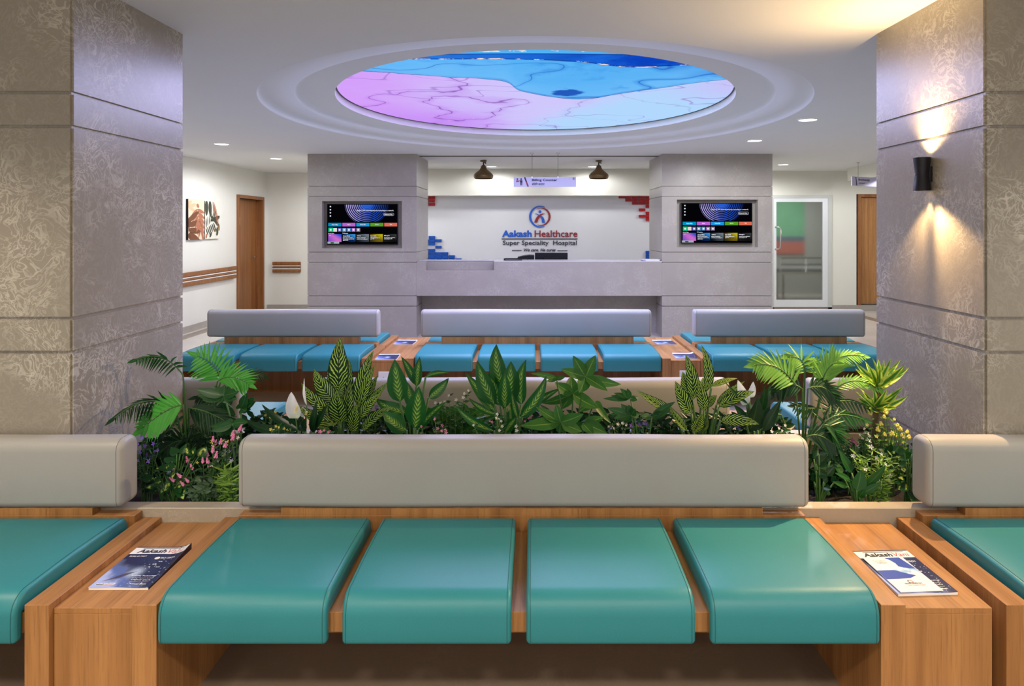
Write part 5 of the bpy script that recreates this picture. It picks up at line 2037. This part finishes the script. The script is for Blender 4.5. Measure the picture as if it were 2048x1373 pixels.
frond(root, 1, [(330, 880), (430, 850), (560, 740)], 3.1, L_DARK, 0.10, 10, 0.018, 0.8, 0.02, S)
frond(root, 1, [(640, 900), (560, 880), (430, 960)], 2.95, L_DARK, 0.10, 10, 0.02, 0.5, 0.02, S)


def split_leaf(bm, z, c, lobes, Y, w, mi=0):
    """A split leaf: broad lobes radiating from a short midrib; lobes are tips in zoom pixels."""
    for x, y in lobes:
        t0 = rnd.uniform(0, .15)
        C0 = Q(z, c[0], c[1], Y)
        T = Q(z, x, y, Y + rnd.uniform(-.03, .03))
        blade(bm, C0, T, w, rnd.uniform(-.06, .06), 0.04, rnd.uniform(-.2, .2), 0.12, mi, 7, 'leaf')


S = soil(1, 1015, 2.93)
root = thing('split_leaf_plant', 'split-leaf plant with broad cut leaves below the left palm fronds', 'plant', S)
bm, bs = nb(), nb()
for c, lobes, Y, w in (((895, 545), [(690, 500), (700, 545), (740, 580), (830, 590), (900, 470), (940, 480), (1005, 520), (990, 575), (950, 600), (820, 480)], 2.98, 0.042),
                       ((1020, 640), [(1120, 560), (1125, 590), (1090, 650), (1060, 530), (1010, 600), (1060, 660)], 3.0, 0.04),
                       ((960, 750), [(795, 770), (800, 805), (850, 840), (900, 840), (1070, 740), (1040, 760), (900, 740)], 2.88, 0.034),
                       ((900, 660), [(800, 660), (830, 720), (930, 710), (980, 690), (880, 600)], 3.05, 0.045)):
    split_leaf(bm, 1, c, lobes, Y, w)
    stalk(bs, S + Vector((rnd.uniform(-.02, .02), 0, 0)), Q(1, c[0], c[1], Y), 0.0045)
obj('foliage', bm, L_MID, root)
obj('stem', bs, STEM, root)

S = soil(4, 620, 2.9)
root = thing('split_leaf_plant', 'small split-leaf plant between the umbrella plant and the curling zebra plant', 'plant', S)
bm, bs = nb(), nb()
for c, lobes, Y, w in (((490, 765), [(225, 770), (330, 715), (390, 670), (460, 670), (580, 755), (560, 785), (300, 740)], 2.93, 0.024),
                       ((500, 930), [(265, 860), (290, 920), (330, 960), (400, 820), (470, 830), (540, 870), (580, 920), (420, 990)], 2.88, 0.034),
                       ((700, 945), [(930, 800), (900, 860), (820, 900), (590, 940), (780, 930)], 2.92, 0.03)):
    split_leaf(bm, 4, c, lobes, Y, w)
    stalk(bs, S + Vector((rnd.uniform(-.02, .02), 0, 0)), Q(4, c[0], c[1], Y), 0.004)
obj('foliage', bm, L_MID, root)
obj('stem', bs, STEM, root)

# palm on the right
S = soil(5, 452, 3.0)
root = thing('palm_plant', 'warm-lit palm with many thin stems beside the right foreground pillar', 'plant', S)
L_WARM = leaf_mat('warm_lit_palm_leaf', f_plain((0.10, 0.30, 0.04), (0.20, 0.44, 0.07), (0.3, 0.5, 0.1)))  # wall lamp's warm light put into the leaf green
frond(root, 5, [(400, 470), (270, 345), (105, 330)], 2.95, L_WARM, 0.105, 14, 0.021, 0.55, 0.02, S, 0.7)
frond(root, 5, [(470, 390), (440, 290), (345, 270)], 3.0, L_WARM, 0.085, 10, 0.017, 0.75, 0.02, S, 0.7)
frond(root, 5, [(470, 300), (530, 300), (590, 345)], 3.05, L_WARM, 0.08, 9, 0.017, 0.8, 0.02, S, 0.7)
frond(root, 5, [(590, 490), (625, 370), (700, 305)], 2.95, L_WARM, 0.12, 12, 0.02, 0.1, 0.02, S, 0.85)
frond(root, 5, [(640, 335), (750, 262), (900, 265)], 3.05, L_WARM, 0.06, 13, 0.015, 0.5, 0.02, S, 0.8)
frond(root, 5, [(690, 500), (840, 440), (1015, 512)], 3.0, L_WARM, 0.06, 14, 0.013, 0.35, 0.02, S, 0.9)
frond(root, 5, [(450, 500), (350, 470), (245, 540)], 2.95, L_DARK, 0.085, 12, 0.017, 0.55, 0.02, S)
frond(root, 5, [(490, 500), (600, 490), (690, 575)], 2.92, L_DARK, 0.10, 12, 0.019, 0.5, 0.02, S)
frond(root, 5, [(620, 672), (740, 585), (945, 640)], 2.98, L_DARK, 0.075, 13, 0.014, 0.9, 0.02, S)
frond(root, 5, [(600, 762), (720, 690), (895, 722)], 2.9, L_MID, 0.085, 12, 0.019, 0.8, 0.02, S)
frond(root, 5, [(610, 760), (670, 790), (690, 870)], 2.86, L_MID, 0.11, 11, 0.019, 0.35, 0.02, S, 0.75)
frond(root, 5, [(480, 850), (580, 840), (700, 920)], 2.84, L_DARK, 0.10, 12, 0.02, 0.5, 0.02, S)
frond(root, 5, [(560, 640), (480, 640), (390, 630)], 3.1, L_DARK, 0.07, 10, 0.013, 0.5, 0.02, S)
frond(root, 5, [(300, 690), (240, 690), (190, 740)], 3.0, L_MID, 0.06, 9, 0.015, 0.5, 0.02, S)

# dracaena
Y = 3.02
S = soil(5, 975, Y)
root = thing('dracaena', 'dracaena with a bare trunk and spiky yellow-edged leaves against the right pillar', 'plant', S)
bm = nb()
tp = [S, Q(5, 970, 760, Y), Q(5, 985, 640, Y), Q(5, 1000, 520, Y), Q(5, 1000, 480, Y)]
pts = []
for a, b in zip(tp, tp[1:]):
    for i in range(8):
        pts.append(a + (b - a) * i / 8)
tube(bm, pts, [0.0135 + (0.0022 if i % 2 else 0) - 0.0001 * i for i in range(len(pts))], 12)
obj('trunk', bm, TRUNK, root)
bm = nb()
for c, tips in (((1000, 490), [(955, 275), (1000, 285), (1040, 290), (1092, 278), (1162, 285), (1192, 325), (1222, 345), (1185, 392), (1120, 400), (830, 308), (832, 352), (862, 385), (905, 300),
                               (930, 330), (1060, 340), (1130, 330), (900, 420), (1110, 440), (960, 350), (1010, 330)]),
                ((985, 650), [(835, 520), (868, 498), (850, 565), (900, 560), (1185, 480), (1212, 553), (1150, 520), (1130, 640), (930, 640), (1090, 600), (960, 480), (1060, 500), (905, 640)])):
    for x, y in tips:
        yb, yt = Y + rnd.uniform(-.012, .012), Y + rnd.uniform(-0.09, 0.07)
        blade(bm, Q(5, c[0] + rnd.uniform(-10, 10), c[1] + rnd.uniform(-25, 5), yb), Q(5, x, y, yt), rnd.uniform(0.026, 0.034), rnd.uniform(-.05, .05), 0.08, rnd.uniform(-.4, .4), 0.35, 0, 8, 'blade')
obj('foliage', bm, L_DRAC, root)


# ------------------------------------------------------------------ low bushes and flowers
def star_bm(r, petals=5, w=0.5):
    bm = nb()
    for i in range(petals):
        a = 2 * PI * i / petals
        d, s = Vector((math.cos(a), math.sin(a), 0.25)), Vector((-math.sin(a), math.cos(a), 0))
        vs_ = [bm.verts.new(v) for v in (Vector((0, 0, 0)), d * r * .55 - s * r * w * .5, d * r, d * r * .55 + s * r * w * .5)]
        bm.faces.new(vs_)
    return bm


def spike_bm(h, r, n=16):
    bm = nb()
    for i in range(n):
        z = h * i / n
        a = i * 2.4
        k = r * (1 - 0.6 * i / n)
        c = Vector((math.cos(a) * k * .7, math.sin(a) * k * .7, z))
        bmesh.ops.create_icosphere(bm, subdivisions=1, radius=k * 0.75, matrix=Matrix.Translation(c))
    return bm


FLOWER_MESH = {}


def flower_mesh(kind, mat):
    key = (kind, mat.name)
    if key not in FLOWER_MESH:
        bm = {'star': lambda: star_bm(0.0105), 'small': lambda: star_bm(0.008), 'spike': lambda: spike_bm(0.028, 0.0062),
              'cluster': lambda: spike_bm(0.017, 0.0085, 12)}[kind]()
        me = bpy.data.meshes.new('flower')
        bm.to_mesh(me)
        bm.free()
        me.materials.append(mat)
        FLOWER_MESH[key] = me
    return FLOWER_MESH[key]


def bush(name, label, cat, z, bx, Y, tips, mat, leaf=(0.022, 0.009), n_leaf=12, flowers=None, group=None, rs=0, jitter=0.03, prof='leaf', start=0.15, wide=1.0):
    """tips: zoom pixels where shoots end; flowers: (kind, material, share of the shoots that bloom)."""
    r = random.Random(rs)
    S = soil(z, bx, Y)
    root = thing(name, label, cat, S, group=group)
    bl, bs = nb(), nb()
    blooms = []
    for (tx, ty) in tips:
        T = Q(z, tx, ty, Y + r.uniform(-1, 1) * jitter)
        T.z = max(T.z, SOIL + 0.03)
        A = S + Vector((r.uniform(-.03, .03) * wide, r.uniform(-.02, .02), 0))
        A.x = A.x * 0.6 + (S.x * 0.4 + (T.x - S.x) * 0.35 * wide) + S.x * 0.0
        m = Vector((A.x * 0.6 + T.x * 0.4, (A.y + T.y) / 2, A.z * 0.35 + T.z * 0.65))
        f_ = lambda s: A * (1 - s) ** 2 + m * 2 * s * (1 - s) + T * s * s
        tube(bs, [f_(i / 5) for i in range(6)], [0.0022, 0.002, 0.0018, 0.0016, 0.0013, 0.001], 5)
        for i in range(n_leaf):
            s = start + (1 - start) * (i + r.random()) / n_leaf
            p = f_(s)
            a = i * 2.4 + r.uniform(-.4, .4)
            d = Vector((math.cos(a), math.sin(a) * 0.8 - 0.15, r.uniform(0.0, 0.75))).normalized() * leaf[0] * r.uniform(0.7, 1.25)
            blade(bl, p, p + d, leaf[1] * r.uniform(.8, 1.2), 0, 0.05, r.uniform(-.6, .6), 0.25, 0, 3, prof)
        if flowers:
            blooms.append((T, (T - f_(0.85)).normalized()))
    obj('foliage', bl, mat, root)
    obj('stem', bs, STEM, root)
    for i, (T, d) in enumerate(blooms):
        k = flowers[i % len(flowers)]
        if k is None:
            continue
        o = bpy.data.objects.new('flower', flower_mesh(*k))
        C.objects.link(o)
        o.parent = root
        o.location = T - S
        if k[0] in ('star', 'small'):
            o.rotation_euler = (Vector((r.uniform(-.5, .5), -1, r.uniform(.1, .9)))).to_track_quat('Z', 'Y').to_euler()
        else:
            o.rotation_euler = d.to_track_quat('Z', 'Y').to_euler()
        s = r.uniform(0.8, 1.2)
        o.scale = (s, s, s)
    return root


def grid_tips(r, x0, x1, y0, y1, n, dome=0.0):
    out = []
    for i in range(n):
        x = x0 + (x1 - x0) * (i + r.random()) / n
        y = y0 + (y1 - y0) * r.random()
        c = (x - (x0 + x1) / 2) / ((x1 - x0) / 2)
        out.append((x, y + dome * c * c))
    return out


R = random.Random(5)
LB = 'flowering bush'
# lower left, zoom 6
bush('purple_flower_bush', 'bush with small violet flowers behind the left front backrest', 'flowers', 6, 560, 2.84,
     [(525, 355), (668, 425), (500, 535), (590, 555), (640, 585), (690, 520), (725, 510), (465, 435), (470, 645), (560, 450), (610, 640), (480, 700), (560, 620)],
     L_DARK, (0.03, 0.010), 9, [('star', F_PURPLE)], LB, 21)
bush('pink_flower_bush', 'bush with pink flower spikes beside the centre front backrest', 'flowers', 6, 1370, 2.78,
     [(1095, 650), (1155, 740), (915, 755), (1010, 840), (925, 890), (1105, 900), (1045, 945), (1285, 660), (1345, 665), (1365, 710), (1345, 580), (1410, 400), (1440, 440), (1505, 430), (1560, 470),
      (1410, 530), (1735, 265), (1650, 330), (1650, 380), (1445, 600)], L_OLIVE, (0.024, 0.009), 9, [('spike', F_PINK)], LB, 22)
bush('lilac_flower_bush', 'bush with pale lilac and white star flowers above the grassy plant', 'flowers', 6, 1560, 2.80,
     [(1565, 520), (1610, 520), (1545, 565), (1615, 595), (1475, 630), (1400, 690), (1395, 770), (1580, 620), (1720, 350), (1560, 440), (1640, 640)],
     L_OLIVE, (0.022, 0.008), 10, [('star', F_LILAC), ('star', F_LILAC), ('star', F_WHITE)], LB, 23)
bush('yellow_flower_bush', 'sprig with a few yellow flowers among the pink spikes', 'flowers', 6, 1480, 2.90,
     [(1540, 390), (1600, 440), (1410, 460), (1210, 665), (1400, 400), (1590, 410)], L_MID, (0.025, 0.009), 8, [('star', F_YELLOW)], LB, 24)
bush('grassy_plant', 'yellow-green plant with narrow leaves against the centre front backrest', 'plant', 6, 1640, 2.74,
     grid_tips(R, 1450, 1720, 690, 880, 16, 40), L_LIME, (0.05, 0.008), 9, None, None, 25, prof='blade')
bush('silvery_shrub', 'small grey-green shrub low under the pink flower spikes', 'plant', 6, 1330, 2.72,
     grid_tips(R, 1100, 1480, 840, 1000, 16, 30), leaf_mat('grey_green_leaf', f_plain((0.05, 0.10, 0.05), (0.12, 0.2, 0.11), (0.2, 0.3, 0.2)), 0.55), (0.026, 0.015), 8, None, None, 26)
big_leaf_plant('splashed_leaf_plant', 'trailing plant with yellow-splashed broad leaves in front of the left palm', 'plant', 6, 900, 2.78, L_POTHOS, [
    (900, 640, 800, 605, 70), (1000, 560, 1080, 420, 60), (1060, 480, 1150, 570, 60), (960, 560, 890, 470, 90), (1190, 600, 1330, 595, 50), (1130, 600, 1200, 460, 90), (1230, 590, 1330, 460, 110),
    (940, 700, 700, 730, 80), (660, 860, 510, 865, 80), (860, 900, 790, 1090, 90), (780, 900, 640, 960, 80), (700, 960, 560, 970, 60), (940, 880, 1010, 1050, 110), (1000, 960, 1040, 1120, 110),
    (1060, 980, 1090, 1110, 70), (900, 640, 1010, 560, 80), (800, 800, 900, 770, 80), (770, 980, 770, 1160, 50), (830, 790, 700, 800, 70), (930, 760, 900, 860, 80), (720, 1010, 600, 1010, 60),
    (740, 900, 690, 840, 60), (1060, 640, 990, 640, 70), (700, 930, 670, 990, 40)], None, 27, 'heart', 0.05, 0.003, 0.05)
big_leaf_plant('broad_leaf_plant', 'dark low plant filling the corner by the left pillar foot', 'plant', 6, 820, 2.98, L_DARK, [
    (900, 520, 1060, 380, 120), (860, 560, 750, 570, 110), (980, 420, 1100, 350, 90), (700, 420, 600, 360, 90), (720, 380, 820, 300, 90), (620, 500, 520, 400, 80), (880, 300, 860, 250, 60),
    (1060, 280, 1150, 230, 80), (1160, 360, 1280, 300, 90), (1200, 420, 1340, 370, 90), (560, 700, 480, 620, 80), (560, 780, 480, 740, 70), (640, 760, 540, 800, 80)], None, 28, 'leaf', 0.1, 0.003)
bush('fern_clump', 'feathery grass clump between the left palm and the split-leaf plant', 'plant', 6, 1250, 3.05, grid_tips(R, 950, 1400, 90, 260, 20, 30), L_OLIVE, (0.03, 0.007), 12, None, None, 29, prof='blade')

# along the back of the planter, zoom 2-4
fill = [(2, 330, 3.15, [(280, 900), (310, 885), (345, 900), (250, 930), (380, 960), (300, 950)], F_YELLOW, 'yellow flowers peeping out left of the peace lily'),
        (2, 420, 2.8, [(330, 1080), (380, 1050), (430, 1060), (300, 1070), (350, 1040), (460, 1080)], F_YELLOW, 'low sprigs of tiny yellow flowers under the left peace lily'),
        (2, 1270, 3.1, [(1250, 890), (1275, 900), (1330, 850), (1290, 920), (1240, 920), (1320, 900)], F_PURPLE, 'purple flowers in the gap right of the striped plant'),
        (2, 820, 2.78, [(780, 1090), (820, 1080), (860, 1100), (800, 1100), (880, 1095)], F_PINK, 'tiny pale pink flowers at the foot of the striped plant'),
        (3, 300, 2.82, [(310, 1085), (345, 1080), (350, 1100), (250, 1090), (315, 1030), (110, 1040), (240, 970), (270, 1060)], F_PINK, 'pink flowers low between the two pale-centred plants'),
        (3, 900, 2.80, [(850, 920), (870, 960), (900, 1040), (870, 1080), (1035, 1040), (1040, 1080), (620, 1030), (890, 990), (845, 960)], F_WHITE, 'tiny white bells at the foot of the tallest middle plant'),
        (3, 430, 3.05, [(530, 720), (570, 690), (250, 810), (300, 815), (340, 800), (520, 760), (380, 740), (450, 780)], F_WHITE, 'white specks of blossom between the pale-centred plants'),
        (3, 1180, 3.0, [(1185, 935), (1160, 960), (780, 990), (800, 1000), (1120, 990)], F_PINK, 'coral-pink flowers behind the umbrella plant'),
        (4, 380, 3.0, [(310, 1030), (370, 1020), (415, 1010), (450, 1025), (330, 1060), (280, 1040)], F_WHITE, 'white flowers under the small split-leaf plant'),
        (4, 640, 3.05, [(620, 1010), (650, 1015), (540, 990), (580, 1020), (500, 1030), (670, 1040)], F_PURPLE, 'violet flowers behind the small split-leaf plant'),
        (4, 1500, 3.0, [(1510, 1020), (1530, 1040), (1480, 1000), (1550, 1060), (1460, 1060)], F_PURPLE, 'blue-violet flowers left of the right-hand peace lily'),
        (4, 1950, 2.84, [(1910, 1100), (1940, 1060), (1970, 1080), (2000, 1030), (2020, 1100), (1870, 1090)], F_WHITE, 'white flowers at the foot of the right-hand peace lily')]
for i, (z, bx, Y, tips, fm, lab) in enumerate(fill):
    bush('low_flower_bush', lab, 'flowers', z, bx, Y, tips, L_MID if i % 2 else L_OLIVE, (0.028, 0.011), 9, [('small' if fm is not F_PURPLE else 'star', fm)], 'low flowers along the planter', 40 + i)
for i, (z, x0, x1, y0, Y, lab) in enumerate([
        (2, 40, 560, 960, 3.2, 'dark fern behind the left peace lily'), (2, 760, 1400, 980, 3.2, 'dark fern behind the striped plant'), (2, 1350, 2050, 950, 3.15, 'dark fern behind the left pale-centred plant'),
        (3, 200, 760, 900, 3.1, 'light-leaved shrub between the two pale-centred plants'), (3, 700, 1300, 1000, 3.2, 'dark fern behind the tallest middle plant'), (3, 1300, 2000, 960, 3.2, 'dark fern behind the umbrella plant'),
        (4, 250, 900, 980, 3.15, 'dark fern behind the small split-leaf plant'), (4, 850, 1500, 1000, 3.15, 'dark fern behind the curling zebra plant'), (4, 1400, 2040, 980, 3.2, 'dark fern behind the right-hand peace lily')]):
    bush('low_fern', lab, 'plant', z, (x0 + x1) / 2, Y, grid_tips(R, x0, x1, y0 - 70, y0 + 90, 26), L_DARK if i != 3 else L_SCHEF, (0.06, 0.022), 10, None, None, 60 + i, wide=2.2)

# lower right, zoom 7
bush('yellow_flower_bush', 'bush thick with yellow flowers against the right pillar', 'flowers', 7, 1230, 2.98,
     [(1200, 40), (1175, 100), (1300, 120), (1110, 150), (1135, 190), (1005, 50), (960, 190), (1290, 195), (1340, 210), (1360, 250), (1310, 270), (1350, 300), (1390, 330), (1460, 290), (1410, 410), (1440, 390),
      (1480, 360), (1320, 340), (1250, 380), (1200, 220), (1100, 260), (1380, 260), (1425, 340), (1450, 450), (1270, 320), (1180, 320), (1080, 330)], L_LIME, (0.02, 0.009), 10,
     [('cluster', F_YELLOW), ('cluster', F_YELLOW), ('star', F_YELLOW), None], LB, 71)
bush('white_flower_bush', 'feathery light green bush with white flowers in the right front of the planter', 'flowers', 7, 1060, 2.78,
     [(1010, 465), (825, 545), (790, 575), (855, 680), (935, 740), (930, 690), (1140, 555), (1170, 600), (1065, 890), (1240, 770), (1245, 890), (1275, 570), (1190, 680), (960, 590), (1080, 600), (880, 600),
      (1120, 640), (1280, 640), (1130, 960), (1200, 950), (1250, 820), (1300, 700)], L_LIME, (0.032, 0.006), 15,
     [('star', F_WHITE), None], LB, 72, prof='blade')
bush('white_flower_bush', 'small white blossoms in the shade below the dracaena trunk', 'flowers', 7, 900, 2.95,
     [(930, 290), (880, 320), (910, 350), (980, 300), (990, 330), (925, 235), (860, 400), (960, 370), (1000, 390), (850, 460)], L_OLIVE, (0.02, 0.008), 11, [('small', F_WHITE)], LB, 73)
bush('plum_flower_bush', 'dark plum-coloured flowers left of the dracaena trunk', 'flowers', 7, 760, 2.92,
     [(750, 385), (770, 380), (730, 420), (820, 430), (745, 440), (690, 380), (800, 400), (700, 450)], L_DARK, (0.022, 0.009), 10, [('star', F_PLUM)], LB, 74)
big_leaf_plant('broad_leaf_plant', 'broad upright-leaved plant at the front edge of the planter on the right', 'plant', 7, 850, 2.73, L_MID, [
    (830, 1010, 885, 750, 150), (930, 960, 1195, 690, 85), (770, 790, 610, 500, 105, 0.0, 0.06), (830, 1050, 720, 870, 110), (910, 1050, 1140, 910, 80), (860, 1090, 930, 1000, 90), (720, 960, 530, 895, 70),
    (760, 880, 560, 790, 80), (830, 1060, 780, 1020, 80), (640, 800, 560, 640, 100, 0.0, 0.08)], None, 31, 'leaf', 0.08, 0.004, 0.05)
big_leaf_plant('broad_leaf_plant', 'dark broad-leaved plant against the right end of the centre front backrest', 'plant', 7, 380, 2.76, L_DARK, [
    (330, 680, 460, 580, 130), (330, 740, 540, 690, 90), (330, 770, 480, 830, 100), (300, 620, 350, 490, 70), (420, 960, 510, 1000, 80), (470, 1000, 470, 1070, 70), (450, 820, 560, 710, 90),
    (420, 900, 470, 850, 60), (300, 900, 280, 780, 70), (360, 560, 470, 540, 50), (500, 640, 440, 590, 60), (560, 900, 520, 820, 80), (360, 1000, 300, 900, 60)], None, 32, 'leaf', 0.05, 0.004, 0.04)
big_leaf_plant('splashed_leaf_plant', 'plant with yellow-splashed leaves touching the right front backrest', 'plant', 7, 1480, 2.80, L_POTHOS, [
    (1480, 620, 1475, 470, 80), (1520, 560, 1590, 520, 90), (1480, 620, 1315, 580, 70), (1450, 660, 1340, 700, 60), (1500, 760, 1380, 740, 90), (1540, 880, 1520, 800, 90), (1480, 950, 1330, 990, 90),
    (1510, 1010, 1530, 1170, 130), (1420, 860, 1350, 850, 60), (1500, 700, 1600, 680, 80), (1460, 910, 1290, 910, 60), (1560, 600, 1640, 600, 70), (1540, 480, 1580, 420, 100), (1420, 480, 1350, 560, 70)], None, 33, 'heart', 0.05, 0.003, 0.05)
big_leaf_plant('broad_leaf_plant', 'shaded dark plant between the white blossoms and the right pillar foot', 'plant', 7, 1250, 2.9, L_DARK, [
    (1180, 560, 1110, 450, 120), (1200, 540, 1270, 430, 100), (1300, 520, 1360, 450, 90), (1280, 560, 1420, 500, 80), (1140, 620, 1060, 560, 90), (1240, 600, 1330, 560, 70)], None, 34)

# more low foliage closing the gaps over the soil
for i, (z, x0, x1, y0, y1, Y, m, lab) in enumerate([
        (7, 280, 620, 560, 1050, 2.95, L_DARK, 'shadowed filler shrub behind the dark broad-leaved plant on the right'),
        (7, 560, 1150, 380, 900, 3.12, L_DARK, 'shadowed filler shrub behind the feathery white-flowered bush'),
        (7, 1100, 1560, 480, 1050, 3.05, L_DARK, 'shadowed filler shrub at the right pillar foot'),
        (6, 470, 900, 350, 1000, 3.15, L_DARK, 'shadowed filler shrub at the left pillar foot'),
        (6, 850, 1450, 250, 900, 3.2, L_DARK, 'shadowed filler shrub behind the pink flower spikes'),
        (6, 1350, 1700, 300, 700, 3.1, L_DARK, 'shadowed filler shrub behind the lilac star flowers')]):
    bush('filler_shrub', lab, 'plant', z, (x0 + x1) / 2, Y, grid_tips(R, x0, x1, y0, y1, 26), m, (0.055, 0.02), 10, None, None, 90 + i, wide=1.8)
